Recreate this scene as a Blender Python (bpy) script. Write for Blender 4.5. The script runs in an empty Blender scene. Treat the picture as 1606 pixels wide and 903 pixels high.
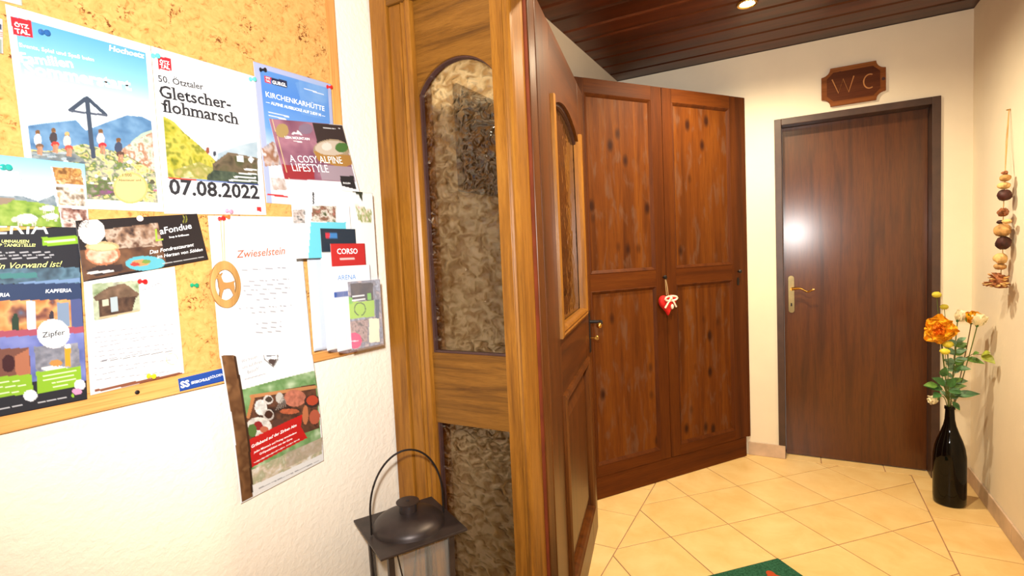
import bpy, bmesh, math, random
import numpy as np
from mathutils import Vector, Matrix

random.seed(7)
scene = bpy.context.scene
C = scene.collection
PI = math.pi
R = math.radians

# ------------------------------------------------------------------ camera
F = 821.18
PITCH, ROLL, YAW = R(3.588), R(2.6705), R(28.70)
CAMH = 1.32


def _axes():
    cp, sp, cr, sr = math.cos(PITCH), math.sin(PITCH), math.cos(ROLL), math.sin(ROLL)
    fwd = np.array([0, cp, -sp]); right = np.array([1., 0, 0]); down = np.cross(fwd, right)
    r = cr * right + sr * down
    d = -sr * right + cr * down
    c, s = math.cos(YAW), math.sin(YAW)
    Z = np.array([[c, -s, 0], [s, c, 0], [0, 0, 1]])
    return Z @ r, Z @ d, Z @ fwd


AX, AD, AF = _axes()
cam_data = bpy.data.cameras.new('camera')
cam = bpy.data.objects.new('camera', cam_data)
C.objects.link(cam)
cam_data.sensor_width = 36.0
cam_data.lens = F / 1606 * 36.0
cam_data.clip_start = 0.02
cam.matrix_world = Matrix(((AX[0], -AD[0], -AF[0], 0), (AX[1], -AD[1], -AF[1], 0),
                           (AX[2], -AD[2], -AF[2], CAMH), (0, 0, 0, 1)))
scene.camera = cam

# ------------------------------------------------------------------ world, flash, exposure
world = bpy.data.worlds.new('world')
scene.world = world
world.use_nodes = True
world.node_tree.nodes['Background'].inputs[0].default_value = (1.0, 0.9, 0.78, 1)
world.node_tree.nodes['Background'].inputs[1].default_value = 0.35

fl = bpy.data.lights.new('camera_flash', 'SPOT')
fl.energy = 118
fl.color = (1.0, 0.98, 0.96)
fl.spot_size = R(136)
fl.spot_blend = 1.0
fl.shadow_soft_size = 0.022
flo = bpy.data.objects.new('camera_flash', fl)
C.objects.link(flo)
flo.matrix_world = cam.matrix_world @ Matrix.Rotation(R(14), 4, 'X') @ Matrix.Rotation(R(7), 4, 'Y')
flo.location = (-0.03, -0.02, CAMH + 0.11)

LAMP_W = 77
LAMP_COL = (1.0, 0.83, 0.56)

vs = scene.view_settings
vs.view_transform = 'Standard'
vs.look = 'None'
vs.gamma = 1
vs.use_curve_mapping = False
vs.exposure = 0.62

# ------------------------------------------------------------------ pixel helpers (1606 x 903)


def ray(x, y):
    return AX * ((x - 803) / F) + AD * ((y - 451.5) / F) + AF


def to_px(p):
    d = np.array(p, float) - np.array([0, 0, CAMH])
    z = d @ AF
    return 803 + F * (d @ AX) / z, 451.5 + F * (d @ AD) / z


def on_floor(x, y, z=0.0):
    d = ray(x, y); t = (z - CAMH) / d[2]
    return np.array([0, 0, CAMH]) + t * d


def on_Y(x, y, Y):
    d = ray(x, y); return np.array([0, 0, CAMH]) + d * Y / d[1]


def on_X(x, y, X):
    d = ray(x, y); return np.array([0, 0, CAMH]) + d * X / d[0]


# ------------------------------------------------------------------ colour + materials


def lin(c):
    out = []
    for v in c[:3]:
        v = v / 255.0
        out.append(v / 12.92 if v <= 0.04045 else ((v + 0.055) / 1.055) ** 2.4)
    return tuple(out) + (1.0,)


MATS = {}


def base(name, color, rough=0.6, metal=0.0, spec=0.5):
    m = bpy.data.materials.new(name)
    m.use_nodes = True
    nt = m.node_tree
    b = nt.nodes['Principled BSDF']
    b.inputs['Base Color'].default_value = lin(color)
    b.inputs['Roughness'].default_value = rough
    b.inputs['Metallic'].default_value = metal
    b.inputs['Specular IOR Level'].default_value = spec
    return m, nt, b


def link(nt, a, ao, b, bi):
    nt.links.new(a.outputs[ao], b.inputs[bi])


def coords(nt, scale=(1, 1, 1), rnd=True):
    tc = nt.nodes.new('ShaderNodeTexCoord')
    mp = nt.nodes.new('ShaderNodeMapping')
    mp.inputs['Scale'].default_value = scale
    if rnd:
        oi = nt.nodes.new('ShaderNodeObjectInfo')
        ml = nt.nodes.new('ShaderNodeMath'); ml.operation = 'MULTIPLY'; ml.inputs[1].default_value = 37.0
        ad = nt.nodes.new('ShaderNodeVectorMath'); ad.operation = 'ADD'
        link(nt, oi, 'Random', ml, 0)
        link(nt, tc, 'Object', ad, 0)
        link(nt, ml, 0, ad, 1)
        link(nt, ad, 0, mp, 'Vector')
    else:
        link(nt, tc, 'Object', mp, 'Vector')
    return mp


def noise(nt, src, scale, detail=4, rough=0.55, dist=0.0):
    n = nt.nodes.new('ShaderNodeTexNoise')
    n.inputs['Scale'].default_value = scale
    n.inputs['Detail'].default_value = detail
    n.inputs['Roughness'].default_value = rough
    n.inputs['Distortion'].default_value = dist
    link(nt, src, 0, n, 'Vector')
    return n


def ramp(nt, src, out, stops):
    r = nt.nodes.new('ShaderNodeValToRGB')
    e = r.color_ramp.elements
    while len(e) < len(stops):
        e.new(0.5)
    for i, (p, c) in enumerate(stops):
        e[i].position = p
        e[i].color = lin(c) if max(c) > 1 or len(c) == 3 else c
    link(nt, src, out, r, 0)
    return r


def bump(nt, src, out, b, strength, dist):
    bp = nt.nodes.new('ShaderNodeBump')
    bp.inputs['Strength'].default_value = strength
    bp.inputs['Distance'].default_value = dist
    link(nt, src, out, bp, 'Height')
    link(nt, bp, 0, b, 'Normal')
    return bp


def mixc(nt, fac, fo, a, ao, c2):
    m = nt.nodes.new('ShaderNodeMix')
    m.data_type = 'RGBA'
    link(nt, fac, fo, m, 0)
    nt.links.new(a.outputs[ao], m.inputs[6])
    if isinstance(c2, tuple):
        m.inputs[7].default_value = lin(c2)
    else:
        nt.links.new(c2.outputs[0], m.inputs[7])
    return m


def plain(name, color, rough=0.6, metal=0.0, spec=0.5, var=0.12, nscale=14):
    """one colour with a faint procedural variation"""
    if name in MATS:
        return MATS[name]
    m, nt, b = base(name, color, rough, metal, spec)
    mp = coords(nt)
    n = noise(nt, mp, nscale, 3)
    lo = tuple(max(0, v * (1 - var)) for v in color); hi = tuple(min(255, v * (1 + var * 0.6)) for v in color)
    r = ramp(nt, n, 0, [(0.3, lo), (0.7, hi)])
    link(nt, r, 0, b, 'Base Color')
    MATS[name] = m
    return m


def wood(name, dark, mid, light, axis='Z', rough=0.42, fine=1.0, coat=0.0, knots=None, grey=None, bumpy=0.12, crough=0.28):
    if name in MATS:
        return MATS[name]
    m, nt, b = base(name, mid, rough)
    lo, hi = 1.6, 26.0
    sc = {'X': (lo, hi, hi), 'Y': (hi, lo, hi), 'Z': (hi, hi, lo)}[axis]
    mp = coords(nt, sc)
    n1 = noise(nt, mp, 0.55 * fine, 5, 0.6, 0.6)
    r1 = ramp(nt, n1, 0, [(0.28, dark), (0.5, mid), (0.72, light)])
    sc2 = {'X': (9, 260, 260), 'Y': (260, 9, 260), 'Z': (260, 260, 9)}[axis]
    mp2 = coords(nt, sc2)
    n2 = noise(nt, mp2, 1.0 * fine, 2, 0.5)
    f2 = ramp(nt, n2, 0, [(0.50, (0, 0, 0)), (0.70, (190, 190, 190))])
    last = mixc(nt, f2, 0, r1, 0, dark)
    lo_out = 2
    if grey:
        mp3 = coords(nt, {'Z': (11, 11, 3.6), 'X': (3.6, 11, 11), 'Y': (11, 3.6, 11)}[axis])
        n3 = noise(nt, mp3, 1.9, 3, 0.55, 0.4)
        f3 = ramp(nt, n3, 0, [(0.54, (0, 0, 0)), (0.68, (190, 190, 190))])
        last = mixc(nt, f3, 0, last, lo_out, grey)
    if knots:
        mp4 = coords(nt, (9, 1, 5.0))
        vo = nt.nodes.new('ShaderNodeTexVoronoi')
        vo.inputs['Scale'].default_value = 1.0
        vo.inputs['Randomness'].default_value = 1.0
        link(nt, mp4, 0, vo, 'Vector')
        f4 = ramp(nt, vo, 'Distance', [(0.08, (255, 255, 255)), (0.22, (0, 0, 0))])
        last = mixc(nt, f4, 0, last, lo_out, knots)
    nt.links.new(last.outputs[2], b.inputs['Base Color'])
    bump(nt, n2, 0, b, bumpy, 0.002)
    b.inputs['Coat Weight'].default_value = coat
    b.inputs['Coat Roughness'].default_value = crough
    b.inputs['Specular IOR Level'].default_value = 0.25 if coat else 0.12
    MATS[name] = m
    return m


def plaster(name, color, scale=55, strength=0.3, dist=0.006):
    m, nt, b = base(name, color, 0.88, 0, 0.2)
    mp = coords(nt, rnd=False)
    n = noise(nt, mp, scale, 5, 0.6, 0.3)
    n2 = noise(nt, mp, 3.0, 3)
    r = ramp(nt, n2, 0, [(0.3, tuple(v * 0.965 for v in color)), (0.7, color)])
    link(nt, r, 0, b, 'Base Color')
    bump(nt, n, 0, b, strength, dist)
    return m


M = {}
M['wall'] = plaster('cream_plaster', (240, 230, 212), 60, 0.45, 0.007)
M['wall_hall'] = plaster('hall_plaster', (241, 229, 206), 40, 0.14, 0.004)
M['white'] = plaster('white_plaster', (238, 234, 226), 60, 0.1, 0.003)
M['oak'] = wood('golden_oak', (100, 60, 16), (138, 88, 26), (156, 104, 34), 'Z', 0.38, 3.2, 0.1)
M['oak_h'] = wood('golden_oak_across', (76, 46, 14), (116, 75, 24), (132, 88, 32), 'X', 0.42, 3.2, 0.05)
M['oak_door'] = wood('stained_oak_upright', (54, 26, 6), (86, 44, 10), (102, 55, 15), 'Z', 0.36, 1.6, 0.1)
M['oak_door_h'] = wood('stained_oak_across', (54, 26, 6), (84, 42, 10), (98, 52, 15), 'X', 0.36, 1.6, 0.1)
M['pine'] = wood('dark_stained_pine', (66, 30, 7), (96, 49, 11), (114, 64, 16), 'Z', 0.55, 1.3, 0.0,
                 knots=(46, 20, 8), grey=(98, 72, 56))
M['pine_plain'] = wood('dark_stained_pine_frame', (60, 27, 7), (82, 39, 9), (92, 47, 11), 'Z', 0.55, 1.3)
M['pine_h'] = wood('dark_stained_pine_across', (62, 27, 7), (86, 41, 9), (98, 51, 12), 'X', 0.55, 1.3)
M['ceil'] = wood('dark_ceiling_board', (44, 18, 7), (78, 34, 14), (104, 50, 24), 'X', 0.34, 0.9, 0.1)
M['wcdoor'] = wood('mahogany_veneer', (58, 26, 5), (88, 44, 9), (96, 52, 11), 'Z', 0.5, 1.5, 0.75, bumpy=0.03, crough=0.2)
M['steel_brown'] = plain('dark_brown_lacquer', (72, 50, 40), 0.4)
M['bronze_bead'] = plain('purple_brown_bead', (70, 46, 42), 0.35)  # shade of the glass rebate is painted into this bead brown
M['seal'] = plain('red_rubber_seal', (104, 46, 26), 0.9, 0, 0.1)
M['grout'] = plain('grout', (164, 122, 92), 0.9)
M['skirt'] = plain('beige_skirting_tile', (206, 180, 156), 0.45, var=0.1, nscale=9)
M['brass'] = plain('brass', (200, 150, 70), 0.25, 1.0)
M['antbrass'] = plain('antique_brass', (150, 130, 88), 0.35, 0.9)
M['iron'] = plain('black_iron', (40, 34, 32), 0.45, 0.6)
M['lantern'] = plain('dark_lantern_metal', (58, 48, 45), 0.42, 0.5, var=0.2, nscale=22)
M['ink_black'] = plain('black_ink', (28, 28, 34), 0.6)
M['ink_white'] = plain('white_ink', (250, 250, 250), 0.6, var=0.0)
M['ink_grey'] = plain('grey_ink', (120, 118, 122), 0.6)
M['ink_salmon'] = plain('salmon_ink', (186, 96, 66), 0.6)
M['ink_yellow'] = plain('yellow_ink', (230, 232, 130), 0.6)
M['ink_blue'] = plain('blue_ink', (40, 120, 190), 0.6)
M['ink_green'] = plain('green_ink', (150, 180, 40), 0.6)
M['ink_brown'] = plain('brown_ink', (90, 70, 30), 0.6)


def tile_mat():
    m, nt, b = base('cream_floor_tile', (238, 196, 130), 0.32)
    mp = coords(nt)
    n = noise(nt, mp, 7, 5, 0.6, 0.4)
    r = ramp(nt, n, 0, [(0.3, (230, 190, 122)), (0.5, (237, 201, 136)), (0.7, (242, 210, 148))])
    link(nt, r, 0, b, 'Base Color')
    n2 = noise(nt, mp, 30, 3)
    bump(nt, n2, 0, b, 0.05, 0.002)
    return m


def cork_mat():
    m, nt, b = base('pressed_cork', (214, 160, 88), 0.9, 0, 0.2)
    mp = coords(nt, rnd=False)
    n = noise(nt, mp, 60, 4, 0.65, 1.2)
    r = ramp(nt, n, 0, [(0.28, (160, 104, 50)), (0.42, (196, 144, 80)), (0.7, (212, 162, 96))])
    n2 = noise(nt, mp, 130, 3, 0.6, 1.0)
    n3 = noise(nt, mp, 14, 4, 0.6, 1.5)
    f2 = ramp(nt, n2, 0, [(0.52, (0, 0, 0)), (0.60, (255, 255, 255))])
    f3 = ramp(nt, n3, 0, [(0.50, (0, 0, 0)), (0.64, (255, 255, 255))])
    f = nt.nodes.new('ShaderNodeMath'); f.operation = 'MULTIPLY'
    link(nt, f2, 0, f, 0); link(nt, f3, 0, f, 1)
    mx = mixc(nt, f, 0, r, 0, (104, 58, 22))
    nt.links.new(mx.outputs[2], b.inputs['Base Color'])
    bump(nt, n, 0, b, 0.2, 0.002)
    return m


def antique_glass(name, tint, scale, strength):
    m, nt, b = base(name, tint, 0.06, 0.6)
    b.inputs['Transmission Weight'].default_value = 0.3
    b.inputs['IOR'].default_value = 1.75
    mp = coords(nt, (1.0, 1.0, 1.5), rnd=False)
    n = noise(nt, mp, scale, 0.6, 0.4, 0.9)
    n2 = noise(nt, mp, scale * 2.4, 0.5, 0.5, 0.4)
    ad = nt.nodes.new('ShaderNodeMath'); ad.operation = 'MULTIPLY_ADD'
    ad.inputs[1].default_value = 0.35
    link(nt, n2, 0, ad, 0); link(nt, n, 0, ad, 2)
    bump(nt, ad, 0, b, strength, 0.03)
    return m


def hammered_glass():
    m = bpy.data.materials.new('hammered_smoky_glass')
    m.use_nodes = True
    nt = m.node_tree
    nt.nodes.remove(nt.nodes['Principled BSDF'])
    out = nt.nodes['Material Output']
    mp = coords(nt, (1.0, 1.0, 1.35), rnd=False)
    n = noise(nt, mp, 30, 1.0, 0.45, 0.9)
    bp = nt.nodes.new('ShaderNodeBump'); bp.inputs['Strength'].default_value = 0.55; bp.inputs['Distance'].default_value = 0.03
    link(nt, n, 0, bp, 'Height')
    tint = ramp(nt, n, 0, [(0.36, (222, 206, 182)), (0.58, (250, 244, 232))])
    tr = nt.nodes.new('ShaderNodeBsdfTransparent')
    link(nt, tint, 0, tr, 0)
    rf = nt.nodes.new('ShaderNodeBsdfRefraction'); rf.inputs['Roughness'].default_value = 0.03; rf.inputs['IOR'].default_value = 1.14
    link(nt, tint, 0, rf, 0); link(nt, bp, 0, rf, 'Normal')
    gl = nt.nodes.new('ShaderNodeBsdfGlossy'); gl.inputs['Roughness'].default_value = 0.06
    gl.inputs['Color'].default_value = lin((226, 212, 190)); link(nt, bp, 0, gl, 'Normal')
    m1 = nt.nodes.new('ShaderNodeMixShader'); m1.inputs[0].default_value = 0.30
    link(nt, tr, 0, m1, 1); link(nt, rf, 0, m1, 2)
    m2 = nt.nodes.new('ShaderNodeMixShader'); m2.inputs[0].default_value = 0.09
    link(nt, m1, 0, m2, 1); link(nt, gl, 0, m2, 2)
    link(nt, m2, 0, out, 'Surface')
    return m


def clear_mat(name, tint=(255, 255, 255), alpha=0.16, rough=0.08):
    m, nt, b = base(name, tint, rough)
    b.inputs['Alpha'].default_value = alpha
    mp = coords(nt)
    n = noise(nt, mp, 9, 2)
    r = ramp(nt, n, 0, [(0.3, tuple(v * 0.94 for v in tint)), (0.7, tint)])
    link(nt, r, 0, b, 'Base Color')
    return m


M['tile'] = tile_mat()
M['cork'] = cork_mat()
M['side_glass'] = hammered_glass()
M['door_glass'] = antique_glass('amber_door_glass', (110, 78, 48), 14, 0.08)
M['acrylic'] = clear_mat('clear_acrylic', (235, 232, 245), 0.06, 0.06)
M['lantern_glass'] = clear_mat('lantern_pane', (225, 220, 205), 0.08, 0.05)
M['black_glass'] = plain('black_bottle_glass', (6, 5, 5), 0.05, 0, 0.28)


def print_mat():
    m, nt, b = base('printed_paper', (255, 255, 255), 0.55, 0, 0.25)
    a = nt.nodes.new('ShaderNodeVertexColor')
    a.layer_name = 'print'
    link(nt, a, 0, b, 'Base Color')
    return m


M['print'] = print_mat()
M['paper'] = plain('white_paper', (246, 246, 246), 0.6, var=0.02)


def emit_mat(name, col, strength):
    m, nt, b = base(name, (255, 240, 210), 0.4)
    b.inputs['Emission Color'].default_value = col + (1,)
    b.inputs['Emission Strength'].default_value = strength
    return m


M['bulb'] = emit_mat('lit_spot_bulb', (1.0, 0.85, 0.55), 40)

# ------------------------------------------------------------------ mesh helpers


def nb():
    return bmesh.new()


def box(bm, x0, x1, y0, y1, z0, z1):
    v = [bm.verts.new(p) for p in ((x0, y0, z0), (x1, y0, z0), (x1, y1, z0), (x0, y1, z0),
                                   (x0, y0, z1), (x1, y0, z1), (x1, y1, z1), (x0, y1, z1))]
    for f in ((0, 3, 2, 1), (4, 5, 6, 7), (0, 1, 5, 4), (1, 2, 6, 5), (2, 3, 7, 6), (3, 0, 4, 7)):
        bm.faces.new([v[i] for i in f])
    return bm


def prism(bm, pts, y0, y1):
    """polygon in x,z extruded along y"""
    a = [bm.verts.new((x, y0, z)) for x, z in pts]
    b = [bm.verts.new((x, y1, z)) for x, z in pts]
    bm.faces.new(a); bm.faces.new(b[::-1])
    n = len(pts)
    for i in range(n):
        bm.faces.new((a[i], b[i], b[(i + 1) % n], a[(i + 1) % n]))
    return bm


def prism_z(bm, pts, z0, z1):
    a = [bm.verts.new((x, y, z0)) for x, y in pts]
    b = [bm.verts.new((x, y, z1)) for x, y in pts]
    bm.faces.new(a[::-1]); bm.faces.new(b)
    n = len(pts)
    for i in range(n):
        bm.faces.new((a[i], a[(i + 1) % n], b[(i + 1) % n], b[i]))
    return bm


def lathe(bm, prof, seg=24, mat=None, cap=True):
    mat = mat or Matrix.Identity(4)
    rings = []
    for r, z in prof:
        rings.append([bm.verts.new(mat @ Vector((r * math.cos(2 * PI * k / seg), r * math.sin(2 * PI * k / seg), z)))
                      for k in range(seg)])
    for i in range(len(rings) - 1):
        for k in range(seg):
            a, b = rings[i], rings[i + 1]
            bm.faces.new((a[k], a[(k + 1) % seg], b[(k + 1) % seg], b[k]))
    if cap:
        bm.faces.new(rings[0][::-1]); bm.faces.new(rings[-1])
    return bm


def tube(bm, pts, rad, seg=8):
    pts = [Vector(p) for p in pts]
    n = len(pts)
    rad = rad if isinstance(rad, (list, tuple)) else [rad] * n
    up = Vector((0.13, 0.31, 0.94))
    rings = []
    for i, p in enumerate(pts):
        t = (pts[min(i + 1, n - 1)] - pts[max(i - 1, 0)]).normalized()
        s = t.cross(up)
        if s.length < 1e-3:
            s = t.cross(Vector((1, 0, 0)))
        s.normalize()
        q = s.cross(t).normalized()
        rings.append([bm.verts.new(p + (s * math.cos(2 * PI * k / seg) + q * math.sin(2 * PI * k / seg)) * rad[i])
                      for k in range(seg)])
    for i in range(n - 1):
        for k in range(seg):
            a, b = rings[i], rings[i + 1]
            bm.faces.new((a[k], a[(k + 1) % seg], b[(k + 1) % seg], b[k]))
    bm.faces.new(rings[0][::-1]); bm.faces.new(rings[-1])
    return bm


def blob(bm, c, r, amp=0.12, seg=14, seed=0, stretch=(1, 1, 1)):
    rnd = random.Random(seed)
    ph = [rnd.uniform(0, 6.28) for _ in range(6)]
    rings = []
    n = seg // 2
    top = bm.verts.new(Vector(c) + Vector((0, 0, r * stretch[2])))
    bot = bm.verts.new(Vector(c) - Vector((0, 0, r * stretch[2])))
    for i in range(1, n):
        th = PI * i / n
        row = []
        for k in range(seg):
            a = 2 * PI * k / seg
            q = 1 + amp * (math.sin(3 * a + ph[0]) * math.sin(2 * th + ph[1]) + 0.6 * math.sin(5 * a + ph[2] + 3 * th) * math.sin(th))
            row.append(bm.verts.new(Vector(c) + Vector((r * q * math.sin(th) * math.cos(a) * stretch[0],
                                                       r * q * math.sin(th) * math.sin(a) * stretch[1],
                                                       r * q * math.cos(th) * stretch[2]))))
        rings.append(row)
    for k in range(seg):
        bm.faces.new((top, rings[0][k], rings[0][(k + 1) % seg]))
        bm.faces.new((bot, rings[-1][(k + 1) % seg], rings[-1][k]))
    for i in range(len(rings) - 1):
        for k in range(seg):
            bm.faces.new((rings[i][k], rings[i + 1][k], rings[i + 1][(k + 1) % seg], rings[i][(k + 1) % seg]))
    return bm


def rectframe(bm, x0, x1, z0, z1, prof, open_top=False):
    """mitred moulding: prof = [(inset, y)], loops joined"""
    loops = []
    for d, y in prof:
        if open_top:
            pts = [(x0 + d, z1), (x0 + d, z0 + d), (x1 - d, z0 + d), (x1 - d, z1)]
        else:
            pts = [(x0 + d, z1 - d), (x0 + d, z0 + d), (x1 - d, z0 + d), (x1 - d, z1 - d)]
        loops.append([bm.verts.new((x, y, z)) for x, z in pts])
    m = 3 if open_top else 4
    for i in range(len(loops) - 1):
        for k in range(m):
            a, b = loops[i], loops[i + 1]
            bm.faces.new((a[k], a[(k + 1) % 4], b[(k + 1) % 4], b[k]))
    if open_top:
        bm.faces.new([l[0] for l in loops])
        bm.faces.new([l[3] for l in loops][::-1])
    return bm


def obj(name, bm, mat, parent=None, loc=(0, 0, 0), rotz=0.0, smooth=False, bevel=0.0, rot=None):
    bmesh.ops.recalc_face_normals(bm, faces=bm.faces)
    me = bpy.data.meshes.new(name)
    bm.to_mesh(me); bm.free()
    if mat is not None:
        me.materials.append(mat)
    if smooth:
        for p in me.polygons:
            p.use_smooth = True
        try:
            me.set_sharp_from_angle(angle=R(38))
        except Exception:
            pass
    o = bpy.data.objects.new(name, me)
    C.objects.link(o)
    o.location = loc
    o.rotation_euler = rot if rot else (0, 0, rotz)
    if parent is not None:
        o.parent = parent
    if bevel:
        mod = o.modifiers.new('bevel', 'BEVEL')
        mod.width = bevel; mod.segments = 2; mod.limit_method = 'ANGLE'
    return o


def inst(name, src, parent=None, loc=(0, 0, 0), rotz=0.0, rot=None):
    o = src.copy()
    o.name = name
    C.objects.link(o)
    o.parent = parent
    o.location = loc
    o.rotation_euler = rot if rot else (0, 0, rotz)
    return o


def tag(o, label, cat, group=None, kind=None):
    o['label'] = label; o['category'] = cat
    if group: o['group'] = group
    if kind: o['kind'] = kind
    return o


def thing(name, label, cat, loc=(0, 0, 0), rotz=0.0, group=None, kind=None):
    o = bpy.data.objects.new(name, None)
    o.empty_display_size = 0.05
    C.objects.link(o)
    o.location = loc; o.rotation_euler = (0, 0, rotz)
    return tag(o, label, cat, group, kind)


def rot_for(ang):
    """wall running at ang degrees clockwise from +Y; local -y faces the viewer"""
    return R(90 - ang)


# ------------------------------------------------------------------ main dimensions (metres)
CEIL = 2.45
YF = 3.525            # far wall
XR = 0.793            # right wall of the hall
XL = -1.05            # left wall of the hall
YD = 1.21             # face of the glazed partition
YD2 = 1.345           # its hall side
CB = np.array((-1.094, YD))     # corner of notice-board wall and partition
KANG = 4.48
tK = R(KANG)
eK = np.array((math.sin(tK), math.cos(tK)))
nK = np.array((math.cos(tK), -math.sin(tK)))
ROTK = rot_for(KANG)


def on_K(x, y, off=0.0):
    """pixel -> (u, z) on the notice-board wall, off metres in front of it"""
    d = ray(x, y)
    t = (nK @ (CB + nK * off)) / (nK @ d[:2])
    p = np.array([0, 0, CAMH]) + t * d
    return float((p[:2] - CB) @ eK), float(p[2])


def wK(u, off, z):
    p = CB + eK * u + nK * off
    return (p[0], p[1], z)


# ================================================================== SETTING
# ---- floor
def clip(poly, f):
    out = []
    n = len(poly)
    for i in range(n):
        a, b = poly[i], poly[(i + 1) % n]
        fa, fb = f(a), f(b)
        if fa >= 0: out.append(a)
        if (fa >= 0) != (fb >= 0):
            t = fa / (fa - fb)
            out.append((a[0] + (b[0] - a[0]) * t, a[1] + (b[1] - a[1]) * t))
    return out


def clip_rect(poly, x0, x1, y0, y1):
    for f in (lambda p: p[0] - x0, lambda p: x1 - p[0], lambda p: p[1] - y0, lambda p: y1 - p[1]):
        poly = clip(poly, f)
        if len(poly) < 3: return []
    return poly


def area(p):
    return abs(sum(p[i][0] * p[(i + 1) % len(p)][1] - p[(i + 1) % len(p)][0] * p[i][1] for i in range(len(p)))) / 2


def shrink(poly, g):
    """inset a convex polygon by g"""
    s = sum(poly[i][0] * poly[(i + 1) % len(poly)][1] - poly[(i + 1) % len(poly)][0] * poly[i][1] for i in range(len(poly)))
    if s < 0: poly = poly[::-1]
    res = poly
    n = len(poly)
    for i in range(n):
        a, b = poly[i], poly[(i + 1) % n]
        dx, dy = b[0] - a[0], b[1] - a[1]
        l = math.hypot(dx, dy)
        if l < 1e-6: continue
        nx, ny = -dy / l, dx / l
        res = clip(res, lambda p: (p[0] - a[0]) * nx + (p[1] - a[1]) * ny - g)
        if len(res) < 3: return []
    return res


bm = nb()
box(bm, -1.5, 1.4, -1.4, 3.70, -0.06, -0.0022)
floor = obj('floor', bm, M['grout'])
tag(floor, 'cream tiled floor laid diagonally through the hall', 'floor', kind='structure')


def add_tile(poly):
    poly = shrink(poly, 0.0024)
    if len(poly) < 3 or area(poly) < 0.0006: return
    cx = sum(p[0] for p in poly) / len(poly); cy = sum(p[1] for p in poly) / len(poly)
    b = nb()
    outer = [(x - cx, y - cy) for x, y in poly]
    inner = [(x - cx, y - cy) for x, y in shrink(poly, 0.0015)]
    if len(inner) == len(outer):
        lo = [b.verts.new((x, y, -0.0075)) for x, y in outer]
        mi = [b.verts.new((x, y, -0.0010)) for x, y in outer]
        # match inner order to outer
        st = min(range(len(inner)), key=lambda k: (inner[k][0] - outer[0][0]) ** 2 + (inner[k][1] - outer[0][1]) ** 2)
        inner = inner[st:] + inner[:st]
        if area(outer) and (lambda p: sum(p[i][0] * p[(i + 1) % len(p)][1] - p[(i + 1) % len(p)][0] * p[i][1] for i in range(len(p))))(outer) < 0:
            pass
        hi = [b.verts.new((x, y, 0)) for x, y in inner]
        n = len(outer)
        b.faces.new(hi)
        for i in range(n):
            b.faces.new((lo[i], lo[(i + 1) % n], mi[(i + 1) % n], mi[i]))
            b.faces.new((mi[i], mi[(i + 1) % n], hi[(i + 1) % n], hi[i]))
    else:
        prism_z(b, outer, -0.0075, 0)
    obj('tile', b, M['tile'], floor, (cx, cy, 0))


PIT = 0.3135
S2 = math.sqrt(0.5)
for (x0, x1, y0, y1) in ((-0.718, 0.541, 1.28, YF), (-1.22, 1.3, -1.3, 1.28)):
    for i in range(-14, 15):
        for j in range(-14, 15):
            p0 = -2.04 + i * PIT; q0 = 1.925 + j * PIT
            quad = []
            for p, q in ((p0, q0), (p0 + PIT, q0), (p0 + PIT, q0 + PIT), (p0, q0 + PIT)):
                quad.append(((p + q) * S2, (q - p) * S2))
            c = clip_rect(quad, x0, x1, y0, y1)
            if len(c) >= 3 and area(c) > 0.0008: add_tile(c)
ys = [YF] + [3.022 - 0.311 * k for k in range(-1, 6)]
ys = sorted([y for y in ys if y <= YF and y > 1.30] + [1.28])
for a, b_ in zip(ys[:-1], ys[1:]):
    add_tile([(0.541, a), (XR, a), (XR, b_), (0.541, b_)])
ys = sorted([2.482 + 0.314 * k for k in range(-3, 4) if 1.30 < 2.482 + 0.314 * k < YF] + [1.28, YF])
for a, b_ in zip(ys[:-1], ys[1:]):
    add_tile([(XL, a), (-0.718, a), (-0.718, b_), (XL, b_)])
xs = [-0.11, 0.111, 0.424, 0.66]
for a, b_ in zip(xs[:-1], xs[1:]):
    add_tile([(a, YF), (b_, YF), (b_, 3.66), (a, 3.66)])

# ---- walls
bm = nb()
box(bm, XL - 0.12, -0.113, YF, YF + 0.15, 0, CEIL)
box(bm, 0.663, XR + 0.12, YF, YF + 0.15, 0, CEIL)
box(bm, -0.113, 0.663, YF, YF + 0.15, 2.042, CEIL)
tag(obj('wall_far', bm, M['wall_hall']), 'cream plastered far wall around the toilet door', 'wall', kind='structure')
bm = nb(); box(bm, XR, XR + 0.12, YD2, YF, 0, CEIL)
tag(obj('wall_right', bm, M['wall_hall']), 'cream right-hand wall with the hanging string of dried fruit', 'wall', kind='structure')
bm = nb(); box(bm, XL - 0.12, XL, YD2, YF, 0, CEIL)
tag(obj('wall_hall', bm, M['wall_hall']), 'cream left wall of the hall above the wardrobe', 'wall', kind='structure')
bm = nb()
box(bm, -2.75, 0.0, 0, 0.12, 0, CEIL)
tag(obj('wall_left', bm, M['wall'], None, (CB[0], CB[1], 0), ROTK), 'rough white plaster wall behind the notice board', 'wall', kind='structure')
bm = nb()
box(bm, -1.21, 1.4, YD + 0.03, YD2, 2.13, CEIL)
box(bm, 0.44, 1.4, YD + 0.03, YD2, 0, 2.13)
tag(obj('wall_partition', bm, M['wall']), 'plaster wall above and beside the glazed partition', 'wall', kind='structure')
bm = nb(); box(bm, -1.5, 1.4, -1.5, -1.4, 0, CEIL)
tag(obj('wall_rear', bm, M['wall']), 'plaster wall behind the viewer', 'wall', kind='structure')
bm = nb(); box(bm, 1.3, 1.4, -1.4, YD + 0.03, 0, CEIL)
tag(obj('wall_porch', bm, M['wall']), 'plaster wall of the porch at right of the viewer', 'wall', kind='structure')
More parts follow.
